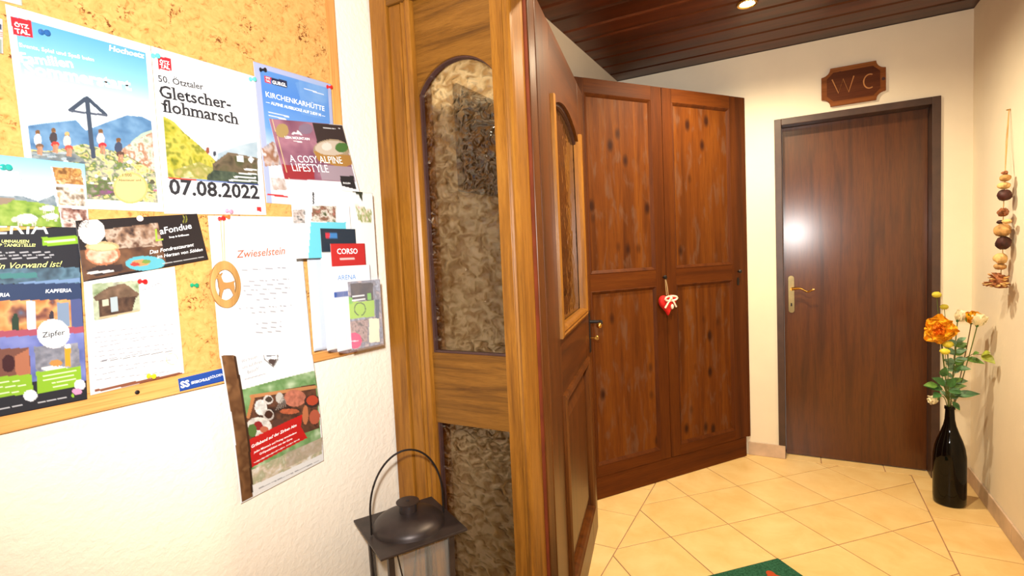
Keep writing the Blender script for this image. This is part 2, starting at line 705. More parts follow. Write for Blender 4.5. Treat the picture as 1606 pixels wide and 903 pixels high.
# ---- ceiling
bm = nb(); box(bm, XL - 0.12, XR + 0.12, YD2, YF + 0.15, CEIL + 0.012, CEIL + 0.08)
ceil = obj('ceiling', bm, M['ceil'])
tag(ceil, 'dark brown boarded ceiling over the hall', 'ceiling', kind='structure')
PW = 0.155
y = YF
k = 0
plank0 = None
while y > YD2 + 0.01:
    y0 = max(y - PW, YD2)
    b = nb()
    w = y - y0
    prof = [(-w / 2 + 0.001, 0.012), (-w / 2 + 0.001, 0.008), (-w / 2 + 0.010, 0.0), (w / 2 - 0.016, 0.0), (w / 2 - 0.006, 0.009), (w / 2 - 0.001, 0.009), (w / 2 - 0.001, 0.012)]
    a = [b.verts.new((XL, py, CEIL + pz)) for py, pz in prof]
    c = [b.verts.new((XR, py, CEIL + pz)) for py, pz in prof]
    b.faces.new(a); b.faces.new(c[::-1])
    for i in range(len(prof)):
        b.faces.new((a[i], a[(i + 1) % len(prof)], c[(i + 1) % len(prof)], c[i]))
    obj('plank', b, M['ceil'], ceil, (0, (y + y0) / 2, 0))
    y -= PW
bm = nb(); box(bm, -1.5, 1.4, -1.5, YD2, CEIL, CEIL + 0.08)
tag(obj('ceiling_porch', bm, M['white']), 'white ceiling over the porch', 'ceiling', kind='structure')

# ---- skirting tiles
sk = thing('baseboard_right', 'beige tile skirting along the right wall', 'skirting', (XR, YF, 0), 0, kind='structure')
y = YF - 0.009
for ln in (0.33, 0.31, 0.31, 0.31, 0.31, 0.31, 0.28):
    b = nb(); box(b, -0.009, -0.0005, -ln + 0.003, 0, 0.001, 0.083)
    obj('tile', b, M['skirt'], sk, (0, y - YF, 0), bevel=0.001)
    y -= ln
sk = thing('baseboard_far', 'beige tile skirting along the far wall', 'skirting', (0, YF, 0), 0, kind='structure')
for x0, x1 in ((-0.285, -0.078), (0.668, XR - 0.001)):
    b = nb(); box(b, x0, x1, -0.010, -0.0005, 0.001, 0.082)
    obj('tile', b, M['skirt'], sk, bevel=0.001)

# ---- toilet door
d1 = thing('door_1', 'closed dark brown toilet door with brass lever at the end of the hall', 'door', (0, YF, 0), 0, kind='structure')
b = nb(); box(b, -0.113, -0.076, -0.012, 0.10, 0.084, 2.042); obj('jamb', b, M['steel_brown'], d1, bevel=0.002)
b = nb(); box(b, 0.626, 0.663, -0.012, 0.10, 0.001, 2.042); obj('jamb', b, M['steel_brown'], d1, bevel=0.002)
b = nb(); box(b, -0.076, 0.626, -0.012, 0.10, 2.005, 2.042); obj('head', b, M['steel_brown'], d1, bevel=0.002)
b = nb(); box(b, -0.113, -0.076, 0.0, 0.10, 0.001, 0.084); obj('jamb', b, M['steel_brown'], d1)
b = nb(); box(b, -0.075, 0.625, 0.085, 0.125, 0.006, 2.004)
leaf = obj('leaf', b, M['wcdoor'], d1, bevel=0.002)
# handle plate with rounded ends
pts = []
for k in range(9):
    a = PI * k / 8; pts.append((0.0165 * math.cos(a), 1.10 + 0.016 * math.sin(a)))
for k in range(9):
    a = PI + PI * k / 8; pts.append((0.0165 * math.cos(a), 0.905 + 0.016 * math.sin(a)))
b = nb(); prism(b, [(x - 0.036, z) for x, z in pts], 0.079, 0.0848)
plate = obj('handle_plate', b, M['antbrass'], leaf, bevel=0.001)
lv = []
for k in range(15):
    t = k / 14
    lv.append((-0.032 + 0.118 * t, 0.036 + 0.006 * math.sin(t * 5), 1.037 + 0.006 * math.sin(PI * t * 0.9 + 0.4) - 0.020 * math.exp(-((t - 0.68) / 0.19) ** 2)))
b = nb()
tube(b, [(-0.034, 0.079, 1.037), (-0.034, 0.055, 1.037), (-0.034, 0.040, 1.037)], 0.009, 12)
tube(b, lv, [0.0105 - 0.0062 * math.sin(min(1, k / 10) * PI / 2) for k in range(15)], 10)
obj('lever', b, M['brass'], leaf, smooth=True)
b = nb(); prism(b, [(-0.0405, 0.93), (-0.0315, 0.93), (-0.0325, 0.949), (-0.0395, 0.949)], 0.0778, 0.079)
obj('keyhole', b, M['iron'], leaf)

# ---- glazed partition: side light
w1 = thing('window_1', 'oak side light with two panes of hammered glass beside the open door', 'window', (0, YD, 0), 0, kind='structure')
ZH = 2.045
b = nb(); box(b, -1.087, -1.025, -0.012, 0.13, 0.001, 2.12); obj('jamb', b, M['oak'], w1, bevel=0.003)
b = nb(); box(b, -1.024, -0.982, -0.004, 0.13, 0.001, ZH); obj('jamb', b, M['oak'], w1, bevel=0.003)
b = nb()
prof = [(-0.9815, 0.03), (-0.9815, -0.002), (-0.976, -0.006), (-0.970, 0.001), (-0.966, -0.005), (-0.956, -0.010), (-0.947, -0.004), (-0.943, 0.008), (-0.943, 0.03)]
prism_z(b, prof, 0.001, ZH)
obj('bead', b, M['oak'], w1)
# post
b = nb(); box(b, -0.6865, -0.650, -0.010, 0.13, 0.001, ZH); obj('post', b, M['oak'], w1, bevel=0.0015)
b = nb()
prof = [(-0.6495, 0.10), (-0.6495, -0.008), (-0.644, -0.004), (-0.641, -0.011), (-0.634, -0.014), (-0.629, -0.008), (-0.627, 0.0), (-0.627, 0.10)]
prism_z(b, prof, 0.001, ZH)
obj('bead', b, M['oak'], w1)
# reveal towards the open door with rubber seal
b = nb(); box(b, -0.648, -0.628, 0.1005, 0.132, 0.001, ZH); obj('reveal', b, M['oak_door'], w1)
b = nb(); box(b, -0.6275, -0.6235, 0.062, 0.078, 0.001, ZH - 0.01); obj('seal', b, M['seal'], w1, bevel=0.0015)
b = nb(); box(b, -0.6275, -0.6215, 0.080, 0.098, 0.001, ZH - 0.01); obj('stop', b, M['oak_door'], w1, bevel=0.0015)
X0, X1 = -0.943, -0.6865


def arch_pts(xa, xb, zs, za, n=22):
    xc = (xa + xb) / 2; hw = (xb - xa) / 2; rise = za - zs
    rr = (hw * hw + rise * rise) / (2 * rise)
    zc = za - rr
    a0 = math.asin(min(1, hw / rr))
    return [(xc + rr * math.sin(-a0 + 2 * a0 * k / n), zc + rr * math.cos(-a0 + 2 * a0 * k / n)) for k in range(n + 1)]


ar = arch_pts(X0, X1 + 0.004, 1.785, 1.866)
ar = [(min(x, X1), z) for x, z in ar]


def arch_panel(b, arc, x0, x1, ztop, y0, y1):
    n = len(arc)
    for i in range(n - 1):
        (xa, za), (xb, zb) = arc[i], arc[i + 1]
        v = [b.verts.new(p) for p in ((xa, y0, za), (xb, y0, zb), (xb, y0, ztop), (xa, y0, ztop), (xa, y1, za), (xb, y1, zb), (xb, y1, ztop), (xa, y1, ztop))]
        b.faces.new(v[0:4]); b.faces.new(v[4:8][::-1])
        b.faces.new((v[0], v[4], v[5], v[1])); b.faces.new((v[3], v[2], v[6], v[7]))
    bmesh.ops.remove_doubles(b, verts=b.verts, dist=1e-5)


b = nb(); arch_panel(b, ar, X0, X1, ZH, 0.010, 0.045); obj('arched_panel', b, M['oak_h'], w1)
b = nb(); box(b, X0, X1, 0.010, 0.045, 0.838, 1.046); obj('rail', b, M['oak_h'], w1)
b = nb(); box(b, X0, X1, 0.010, 0.045, 0.001, 0.14); obj('rail', b, M['oak_h'], w1)
# glazing beads, the rebate's shade put into their dark brown
b = nb()
for i in range(len(ar) - 1):
    (xa, za), (xb, zb) = ar[i], ar[i + 1]
    v = [b.verts.new(p) for p in ((xa, 0.016, za), (xb, 0.016, zb), (xb, 0.016, zb - 0.004), (xa, 0.016, za - 0.004), (xa, 0.030, za), (xb, 0.030, zb), (xb, 0.030, zb - 0.006), (xa, 0.030, za - 0.006))]
    b.faces.new(v[0:4]); b.faces.new((v[3], v[2], v[6], v[7])); b.faces.new((v[0], v[4], v[5], v[1])); b.faces.new(v[4:8][::-1])
obj('glazing_bead', b, M['bronze_bead'], w1)
for (za, zb) in ((1.046, 1.79), (0.14, 0.838)):
    b = nb(); box(b, X0, X0 + 0.006, 0.016, 0.030, za + 0.006, zb); obj('glazing_bead', b, M['bronze_bead'], w1)
    b = nb(); box(b, X0, X1, 0.016, 0.030, za, za + 0.006); obj('glazing_bead', b, M['bronze_bead'], w1)
    b = nb(); box(b, X0 + 0.0005, X1 - 0.0005, 0.0302, 0.0312, za + 0.0005, (1.865 if za > 1 else zb - 0.0005)) if za < 1 else prism(b, [(X0 + 0.0005, za + 0.0005), (X1 - 0.0005, za + 0.0005)] + [(x, z - 0.0008) for x, z in ar[::-1]], 0.0302, 0.0312); obj('pane', b, M['side_glass'], w1)
# ---- frame of the doorway: head and right jamb
tr = thing('trim_1', 'oak head and right jamb framing the open doorway', 'door frame', (0, YD, 0), 0, kind='structure')
b = nb(); box(b, -1.0245, 0.44, -0.012, 0.13, ZH + 0.0005, 2.125); obj('head', b, M['oak_h'], tr, bevel=0.003)
b = nb(); box(b, 0.388, 0.44, -0.012, 0.13, 0.001, ZH); obj('jamb', b, M['oak'], tr, bevel=0.003)

# ---- open door leaf
HX, HY = -0.626, 1.3435
DANG = -13.2
DW = 0.985
d2 = thing('door_2', 'open stained oak door with arched glass pane and brass lever', 'door', (HX, HY, 0), rot_for(DANG), kind='structure')
TH = 0.042
gx0, gx1, gz0, gzs, gza = 0.215, 0.795, 1.075, 1.775, 1.850
px0, px1, pz0, pz1 = 0.20, 0.81, 0.185, 0.850
b = nb(); box(b, 0, px0, 0, TH, 0.004, 2.036); obj('stile', b, M['oak_door'], d2, bevel=0.003)
b = nb(); box(b, px1, DW, 0, TH, 0.004, 2.036); obj('stile', b, M['oak_door'], d2, bevel=0.003)
b = nb(); box(b, px0, px1, 0.0003, TH, 0.004, pz0); obj('rail', b, M['oak_door_h'], d2)
b = nb(); box(b, px0, px1, 0.0003, TH, pz1, gz0); obj('rail', b, M['oak_door_h'], d2)
b = nb()
da = arch_pts(px0, px1, gzs, gza)
arch_panel(b, da, px0, px1, 2.036, 0.0003, TH)
obj('rail', b, M['oak_door_h'], d2)
mprof = [(0.0, 0.0), (0.0, -0.010), (0.010, -0.014), (0.014, -0.010), (0.022, -0.013), (0.030, -0.008), (0.034, 0.004), (0.034, 0.02)]
b = nb(); rectframe(b, px0 - 0.014, px1 + 0.014, gz0 - 0.03, 1.815, mprof, open_top=True)
obj('moulding', b, M['oak'], d2)
b = nb()
for i in range(len(da) - 1):
    (xa, za), (xb, zb) = da[i], da[i + 1]
    v = [b.verts.new(p) for p in ((xa, 0.012, za), (xb, 0.012, zb), (xb, 0.012, zb - 0.012), (xa, 0.012, za - 0.012), (xa, 0.030, za - 0.014), (xb, 0.030, zb - 0.014))]
    b.faces.new(v[0:4]); b.faces.new((v[3], v[2], v[5], v[4]))
obj('glazing_bead', b, M['bronze_bead'], d2)
b = nb(); box(b, px0 + 0.001, px1 - 0.001, 0.022, 0.027, gz0 - 0.005, gza - 0.001); obj('pane', b, M['door_glass'], d2)
b = nb(); rectframe(b, px0 - 0.012, px1 + 0.012, pz0 - 0.012, pz1 + 0.012, mprof); obj('moulding', b, M['oak_door'], d2)
b = nb()
l = []
for d, yy in ((0.0, 0.020), (0.022, 0.018), (0.095, 0.002), (0.097, 0.002)):
    l.append([b.verts.new((x, yy, z)) for x, z in ((px0 + d, pz0 + d), (px1 - d, pz0 + d), (px1 - d, pz1 - d), (px0 + d, pz1 - d))])
for i in range(3):
    for k in range(4):
        b.faces.new((l[i][k], l[i][(k + 1) % 4], l[i + 1][(k + 1) % 4], l[i + 1][k]))
b.faces.new(l[3]); b.faces.new(l[0][::-1])
obj('panel', b, M['oak_door'], d2)
# lever handle: plate on the lock stile, twisted black neck, brass end
b = nb(); box(b, 0.915, 0.951, -0.004, -0.0002, 0.86, 1.05); pl = obj('handle_plate', b, M['iron'], d2, bevel=0.0015)
b = nb(); tube(b, [(0.933, -0.004, 1.0), (0.933, -0.050, 1.0)], 0.008, 10); obj('neck', b, M['iron'], pl, smooth=True)
tw = []
b = nb()
for k in range(20):
    t = k / 19
    tw.append((0.936 - 0.085 * t, -0.052 - 0.004 * math.sin(t * 3), 1.0 - 0.004 * t))
tube(b, tw, [0.0075 + 0.0016 * math.sin(k * 2.0) for k in range(20)], 8)
obj('lever', b, M['iron'], pl, smooth=True)
b = nb(); blob(b, (0.843, -0.055, 0.995), 0.013, 0.02, 14, 1, (1.3, 1, 1)); obj('lever_end', b, M['brass'], pl, smooth=True)
b = nb(); tube(b, [(0.933, -0.004, 0.925), (0.933, -0.022, 0.925)], 0.003, 8); lathe(b, [(0.009, -0.0015), (0.010, 0), (0.009, 0.0015)], 14, Matrix.Translation((0.933, -0.031, 0.925)) @ Matrix.Rotation(PI / 2, 4, 'Y'))
obj('key', b, M['brass'], pl, smooth=True)
for hz in (0.25, 1.75):
    b = nb(); lathe(b, [(0.007, -0.05), (0.007, 0.05)], 12, Matrix.Translation((-0.006, 0.012, hz))); obj('hinge', b, M['antbrass'], d2, smooth=True)

# ================================================================== WARDROBE
WANG = 35.4
WX, WY = -0.289, 3.485
wd = thing('wardrobe', 'dark stained pine corner wardrobe with two panelled doors', 'wardrobe', (WX, WY, 0), rot_for(WANG))
cw, sw = math.cos(rot_for(WANG)), math.sin(rot_for(WANG))


def w_loc(x, y):
    dx, dy = x - WX, y - WY
    return (dx * cw + dy * sw, -dx * sw + dy * cw)


b = nb()
pts = [w_loc(-1.046, 2.475), w_loc(-0.276, 3.518), w_loc(-0.30, 3.520), w_loc(-1.046, 3.520)]
xa = w_loc(-1.046, 2.475)[0]
pts[0] = (max(pts[0][0], -1.25), 0.024)
pts[1] = (0.026, 0.024)
prism_z(b, pts, 0.12, 2.19)
obj('carcass', b, M['pine_plain'], wd)
b = nb(); box(b, -1.24, 0.0, 0.004, 0.03, 0.001, 0.121); obj('plinth', b, M['pine_h'], wd)
b = nb(); box(b, 0.014, 0.034, 0.0, 0.022, 0.121, 2.198); obj('side_strip', b, M['pine_plain'], wd, bevel=0.002)


def wdoor(x0, x1, lx, rx, knob_x):
    """door leaf of stiles, rails and two sunk panels"""
    zs = (0.124, 0.182, 1.112, 1.200, 2.126, 2.198)
    b = nb(); box(b, x0, lx, 0, 0.022, zs[0], zs[5])
    dr = obj('door', b, M['pine_plain'], wd, bevel=0.002)
    b = nb(); box(b, rx, x1, 0, 0.022, zs[0], zs[5]); obj('stile', b, M['pine_plain'], dr, bevel=0.002)
    for za, zb in ((zs[0], zs[1]), (zs[2], zs[3]), (zs[4], zs[5])):
        b = nb(); box(b, lx, rx, 0.0004, 0.022, za, zb); obj('rail', b, M['pine_h'], dr)
    for za, zb in ((zs[1], zs[2]), (zs[3], zs[4])):
        b = nb()
        rectframe(b, lx - 0.0005, rx + 0.0005, za - 0.0005, zb + 0.0005, [(0.0, 0.0006), (0.004, -0.0015), (0.012, 0.004), (0.020, 0.011)])
        obj('moulding', b, M['pine_plain'], dr)
        b = nb(); box(b, lx + 0.002, rx - 0.002, 0.0105, 0.020, za + 0.002, zb - 0.002); obj('panel', b, M['pine'], dr)
    b = nb()
    lathe(b, [(0.004, 0), (0.004, 0.010), (0.010, 0.013), (0.012, 0.019), (0.008, 0.025), (0.001, 0.026)], 16,
          Matrix.Translation((knob_x, 0, 1.158)) @ Matrix.Rotation(PI / 2, 4, 'X'))
    obj('knob', b, M['iron'], dr, smooth=True)
    return dr


ld = wdoor(-1.222, -0.6175, -1.125, -0.690, -0.640)
rd = wdoor(-0.6145, 0.0125, -0.545, -0.098, -0.052)
b = nb(); prism(b, [(-0.060, 1.075), (-0.044, 1.075), (-0.042, 1.10), (-0.046, 1.12), (-0.058, 1.12), (-0.062, 1.10)], -0.002, 0.0)
obj('escutcheon', b, M['iron'], rd)

# heart hanging from the left wardrobe knob
ht = thing('heart_ornament', 'red padded heart with white ribbon hanging from the wardrobe knob', 'ornament',
           (WX + cw * -0.632, WY + sw * -0.632, 0.945), rot_for(WANG))


def heart_outline(n=36, s=1.0):
    pts = []
    for k in range(n):
        t = 2 * PI * k / n
        x = 16 * math.sin(t) ** 3
        z = 13 * math.cos(t) - 5 * math.cos(2 * t) - 2 * math.cos(3 * t) - math.cos(4 * t)
        pts.append((x / 32 * s, (z + 17) / 30 * s))
    return pts


b = nb()
ho = heart_outline(36, 0.118)
hc = (0, 0.066)
loops = []
for f, yy in ((1.0, -0.020), (0.97, -0.029), (0.82, -0.036), (0.5, -0.041), (0.15, -0.043)):
    loops.append([b.verts.new((hc[0] + (x - hc[0]) * f, yy, hc[1] + (z - hc[1]) * f)) for x, z in ho])
back = []
for f, yy in ((0.97, -0.012), (0.82, -0.007), (0.4, -0.004)):
    back.append([b.verts.new((hc[0] + (x - hc[0]) * f, yy, hc[1] + (z - hc[1]) * f)) for x, z in ho])
for L in (loops, [loops[0]] + back):
    for i in range(len(L) - 1):
        for k in range(36):
            b.faces.new((L[i][k], L[i][(k + 1) % 36], L[i + 1][(k + 1) % 36], L[i + 1][k]))
b.faces.new(loops[-1]); b.faces.new(back[-1])
M['red_felt'] = plain('red_felt', (214, 22, 18), 0.75)
M['ribbon'] = plain('white_ribbon', (245, 225, 205), 0.7)
obj('heart', b, M['red_felt'], ht, smooth=True)
b = nb()
for s in (-1, 1):
    pts = [(0, -0.046, 0.098)]
    for k in range(9):
        a = PI * k / 8
        pts.append((s * (0.004 + 0.040 * math.sin(a) * (1 if k < 5 else 0.95)), -0.046 - 0.006 * math.sin(a), 0.098 + 0.013 * math.cos(a) - 0.002))
    tube(b, pts, 0.0055, 6)
    tube(b, [(0, -0.048, 0.098), (s * 0.020, -0.049, 0.075), (s * 0.040, -0.045, 0.046)], 0.0052, 6)
blob(b, (0, -0.050, 0.098), 0.009, 0.05, 10, 2)
obj('bow', b, M['ribbon'], ht, smooth=True)
b = nb(); blob(b, (0.010, -0.047, 0.050), 0.012, 0.05, 12, 3, (0.8, 0.6, 1.2)); obj('charm', b, M['ribbon'], ht, smooth=True)
b = nb(); tube(b, [(-0.006, -0.022, 0.112), (-0.008, -0.020, 0.16), (-0.008, -0.016, 0.213), (-0.004, -0.014, 0.217), (0.004, -0.018, 0.16), (0.006, -0.022, 0.112)], 0.0016, 6)
obj('cord', b, plain('straw_cord', (200, 170, 120), 0.8), ht)

# ================================================================== PICTURE ON THE HALL WALL
pa = on_X(718, 130, XL + 0.02); pb = on_X(725, 299, XL + 0.02)
PY0, PZ1, PZ0 = (pa[1] + pb[1]) / 2, pa[2], pb[2]
pic_ = thing('picture', 'dark picture on the hall wall seen through the hammered side light', 'picture', (XL + 0.0005, PY0, PZ0), R(90))
# local x runs along +Y, local -y faces into the hall
PWD = 0.42
b = nb(); box(b, 0, PWD, -0.016, 0, 0, PZ1 - PZ0); obj('backing', b, plain('dark_slate_print', (40, 42, 48), 0.5, var=0.3, nscale=9), pic_)
for (x0, x1, f0, f1, cname, cc) in ((0.02, PWD - 0.02, 0.60, 0.96, 'slate_grey_print', (74, 78, 82)), (0.06, PWD - 0.02, 0.42, 0.60, 'brown_print', (96, 66, 44)), (0.02, 0.16, 0.20, 0.52, 'violet_print', (52, 44, 66)), (0.16, PWD - 0.02, 0.04, 0.42, 'grey_print', (92, 90, 94)), (0.02, 0.14, 0.02, 0.20, 'dark_red_print', (58, 34, 30))):
    b = nb(); box(b, x0, x1, -0.0165 - 0.0004 * f0, -0.016, (PZ1 - PZ0) * f0, (PZ1 - PZ0) * f1); obj('print', b, plain(cname, cc, 0.5, var=0.25, nscale=12), pic_)

# ================================================================== WC SIGN
sg = thing('wooden_sign', 'carved wooden sign plaque above the toilet door', 'sign', (0.278, YF - 0.001, 2.068), 0)


def plaque(w, h, r, n=7):
    pts = []
    for cx, cz, a0 in ((w / 2, 0, PI), (w / 2, h, 1.5 * PI), (-w / 2, h, 0.0), (-w / 2, 0, 0.5 * PI)):
        for k in range(n):
            a = a0 - (PI / 2) * k / (n - 1)
            pts.append((cx + r * math.cos(a), cz + r * math.sin(a)))
    return pts


def order_cc(pts):
    c = (sum(p[0] for p in pts) / len(pts), sum(p[1] for p in pts) / len(pts))
    return pts


W_, H_, rr = 0.299, 0.208, 0.043
outl = []
# walk the outline: bottom-left notch -> bottom-right -> top-right -> top-left
for (cx, cz, a0, a1) in ((-W_ / 2, 0, PI / 2, 0), (W_ / 2, 0, PI, PI / 2), (W_ / 2, H_, 1.5 * PI, PI), (-W_ / 2, H_, 2 * PI, 1.5 * PI)):
    for k in range(8):
        a = a0 + (a1 - a0) * k / 7
        outl.append((cx + rr * math.cos(a), cz + rr * math.sin(a)))
M['sign_light'] = wood('sign_border_wood', (98, 52, 22), (132, 76, 36), (150, 94, 50), 'X', 0.5)
M['sign_dark'] = wood('sign_field_wood', (66, 32, 15), (90, 46, 24), (104, 58, 32), 'X', 0.5)
M['carve'] = plain('carved_line', (190, 130, 75), 0.6)
b = nb(); prism(b, outl, -0.018, 0.0); obj('board', b, M['sign_light'], sg, bevel=0.002)
q = 0.026
inn = [(-W_ / 2 + q, rr + q * 0.55), (-W_ / 2 + rr + q * 0.55, q), (W_ / 2 - rr - q * 0.55, q), (W_ / 2 - q, rr + q * 0.55),
       (W_ / 2 - q, H_ - rr - q * 0.55), (W_ / 2 - rr - q * 0.55, H_ - q), (-W_ / 2 + rr + q * 0.55, H_ - q), (-W_ / 2 + q, H_ - rr - q * 0.55)]
b = nb(); prism(b, inn, -0.0192, -0.0178); obj('field', b, M['sign_dark'], sg)


def stroke(pts, w=0.0032, y0=-0.0215, y1=-0.019):
    b = nb()
    tube(b, [(x, (y0 + y1) / 2, z) for x, z in pts], w, 6)
    return b


obj('letter', stroke([(-0.098, 0.146), (-0.068, 0.066), (-0.046, 0.140), (-0.020, 0.064), (0.004, 0.146)], 0.0034), M['carve'], sg)
obj('letter', stroke([(0.076 + 0.027 * math.cos(a), 0.104 + 0.037 * math.sin(a)) for a in [R(62 + 11.8 * k) for k in range(21)]], 0.0034), M['carve'], sg)
for kx, kz in ((-0.060, 0.176), (0.138, 0.105)):
    b = nb(); lathe(b, [(0.0085, 0), (0.0085, 0.0012)], 12, Matrix.Translation((kx, -0.0179, kz)) @ Matrix.Rotation(PI / 2, 4, 'X')); obj('knot', b, plain('dark_knot', (62, 26, 14), 0.6), sg)

# ================================================================== CEILING SPOTLIGHT
lp = thing('ceiling_spotlight', 'lit round spotlight sunk in the dark boarded ceiling', 'lamp', (-0.195, 2.789, CEIL), 0)
b = nb(); lathe(b, [(0.032, 0.0), (0.034, -0.006), (0.044, -0.008), (0.048, -0.002), (0.048, 0.0)], 28, cap=False); obj('ring', b, M['brass'], lp, smooth=True)
b = nb(); lathe(b, [(0.001, -0.0085), (0.020, -0.0075), (0.031, -0.003), (0.031, 0.0)], 24); obj('bulb', b, M['bulb'], lp, smooth=True)


def spot(x, y, w, parent=None, size=163):
    L = bpy.data.lights.new('spot_light', 'SPOT')
    L.energy = w; L.color = LAMP_COL; L.spot_size = R(size); L.spot_blend = 0.75; L.shadow_soft_size = 0.03
    o = bpy.data.objects.new('spot_light', L)
    C.objects.link(o)
    if parent:
        o.parent = parent; o.location = (0, 0, -0.02)
    else:
        o.location = (x, y, CEIL - 0.02)
    return o


spot(0, 0, LAMP_W, lp)
lp2 = thing('ceiling_spotlight', 'lit round spotlight in the hall ceiling just behind the partition', 'lamp', (-0.10, 1.75, CEIL), 0)
b = nb(); lathe(b, [(0.032, 0.0), (0.034, -0.006), (0.044, -0.008), (0.048, -0.002), (0.048, 0.0)], 28, cap=False); obj('ring', b, M['brass'], lp2, smooth=True)
b = nb(); lathe(b, [(0.001, -0.0085), (0.020, -0.0075), (0.031, -0.003), (0.031, 0.0)], 24); obj('bulb', b, M['bulb'], lp2, smooth=True)
spot(0, 0, LAMP_W * 1.05, lp2)

# ================================================================== STRING OF DRIED FRUIT
sx = XR
p0 = on_X(1582, 172, XR - 0.01)
st = thing('dried_fruit_string', 'hanging string of dried fruit slices and cones on the right wall', 'decoration', (XR - 0.001, 3.045, 1.06), 0)
M['straw'] = plain('raffia', (205, 165, 105), 0.8)
M['dried_tan'] = plain('dried_tan_fruit', (192, 146, 88), 0.8, var=0.3, nscale=40)
M['dried_pale'] = plain('dried_pale_fruit', (226, 184, 118), 0.8, var=0.2, nscale=40)
M['dried_dark'] = plain('dried_dark_fruit', (62, 22, 16), 0.6, var=0.4, nscale=60)
M['dried_brown'] = plain('dried_brown_cone', (142, 84, 48), 0.8, var=0.35, nscale=60)


def on_string(px, py, off=-0.03):
    p = on_X(px, py, XR + off)
    return (off, p[1] - 3.045, p[2] - 1.06)


top = on_string(1583, 172, -0.004)
low = on_string(1577, 270)
b = nb(); tube(b, [top, ((top[0] + low[0]) / 2, (top[1] + low[1]) / 2 + 0.012, (top[2] + low[2]) / 2), low], 0.0018, 6)
tube(b, [(top[0] - 0.001, top[1] - 0.006, top[2]), ((top[0] + low[0]) / 2, (top[1] + low[1]) / 2 - 0.004, (top[2] + low[2]) / 2), low], 0.0014, 6)
tube(b, [low, on_string(1574, 330), on_string(1573, 400), on_string(1569, 440)], 0.0016, 6)
obj('raffia_cord', b, M['straw'], st)
b = nb(); lathe(b, [(0.004, 0), (0.002, 0.012), (0.0005, 0.013)], 10, Matrix.Translation((-0.0005, top[1], top[2])) @ Matrix.Rotation(-PI / 2, 4, 'Y')); obj('nail', b, M['brass'], st)
for i, (px, py, r, mt, stx) in enumerate((
        (1577, 271, 0.010, 'dried_brown', (1, 1, 0.8)), (1577, 279, 0.019, 'dried_tan', (1, 1, 0.75)), (1575, 291, 0.027, 'dried_pale', (0.8, 1, 0.55)),
        (1576, 306, 0.029, 'dried_dark', (0.8, 1, 0.8)), (1574, 333, 0.024, 'dried_brown', (0.7, 1.2, 0.7)), (1570, 348, 0.017, 'dried_dark', (0.8, 1.1, 0.5)),
        (1580, 347, 0.019, 'dried_pale', (0.8, 1.1, 0.5)), (1573, 361, 0.037, 'dried_tan', (0.75, 1.1, 0.75)), (1574, 381, 0.032, 'dried_dark', (0.8, 1.05, 0.85)),
        (1570, 405, 0.031, 'dried_pale', (0.75, 1.05, 0.75)), (1569, 418, 0.026, 'dried_tan', (0.8, 1, 0.5)))):
    b = nb(); blob(b, on_string(px, py, -0.033), r, 0.10 if mt != 'dried_brown' else 0.3, 16, i, stx)
    obj('dried_slice' if mt != 'dried_brown' else 'dried_pod', b, M[mt], st, smooth=True)
# open cone with scales at the end
cn = on_string(1568, 441, -0.044)
b = nb(); blob(b, cn, 0.033, 0.15, 12, 50, (0.9, 1, 0.9)); core = obj('cone', b, M['dried_brown'], st, smooth=True)
rnd = random.Random(4)
for k in range(46):
    a = rnd.uniform(0, 2 * PI); t = rnd.uniform(-0.7, 0.9)
    d = Vector((math.cos(a) * math.cos(t) * 0.85, math.sin(a) * math.cos(t), math.sin(t) * 0.75))
    if d.x > 0.42: continue
    p = Vector(cn) + d * 0.024; e = Vector(cn) + d * rnd.uniform(0.050, 0.066)
    s = d.cross(Vector((0, 0, 1)));  s = s.normalized() * 0.010 if s.length > 0.01 else Vector((0, 0.010, 0))
    u = d.cross(s).normalized() * 0.0025
    b = nb()
    v = [b.verts.new(q) for q in (p - s * 0.5, p + s * 0.5, e + s, e - s, p + u, e * 0.98 + Vector(cn) * 0.02 + u * 2)]
    for f in ((0, 1, 2, 3), (0, 4, 1), (4, 5, 2, 1), (4, 0, 3, 5), (3, 2, 5)):
        b.faces.new([v[i] for i in f])
    obj('scale', b, M['dried_pale'] if k % 3 == 0 else M['dried_brown'], core)

# ================================================================== BOTTLE AND FLOWERS
BX, BY = 0.645, 3.215
bt = thing('wine_bottle', 'tall black glass bottle used as a vase on the floor', 'bottle', (BX, BY, 0.0), 0)
b = nb()
lathe(b, [(0.050, 0.001), (0.060, 0.002), (0.065, 0.010), (0.0660, 0.04), (0.0665, 0.20), (0.0655, 0.245), (0.060, 0.285), (0.050, 0.32), (0.037, 0.355),
          (0.026, 0.39), (0.0205, 0.42), (0.0185, 0.455), (0.018, 0.470), (0.0215, 0.472), (0.0215, 0.485), (0.017, 0.487), (0.0125, 0.486), (0.0115, 0.44)], 40)
obj('glass', b, M['black_glass'], bt, smooth=True)

M['stem'] = plain('green_stem', (92, 110, 48), 0.6)
M['stem_brown'] = plain('brown_stem', (104, 84, 48), 0.6)
M['leaf'] = plain('green_leaf', (94, 134, 56), 0.5, var=0.25, nscale=50)
M['leaf_dark'] = plain('dark_green_leaf', (62, 110, 58), 0.5, var=0.25, nscale=50)
M['leaf_blue'] = plain('eucalyptus_leaf', (120, 160, 126), 0.55, var=0.2, nscale=50)
M['leaf_lime'] = plain('lime_leaf', (160, 170, 60), 0.5, var=0.2, nscale=50)
M['petal_orange'] = plain('orange_petal', (255, 172, 24), 0.6, var=0.14, nscale=35)
M['petal_orange2'] = plain('deep_orange_petal', (250, 134, 16), 0.6, var=0.14, nscale=35)
M['petal_white'] = plain('cream_petal', (250, 236, 196), 0.6, var=0.06)
M['petal_yellow'] = plain('yellow_bud', (214, 200, 60), 0.6, var=0.15)


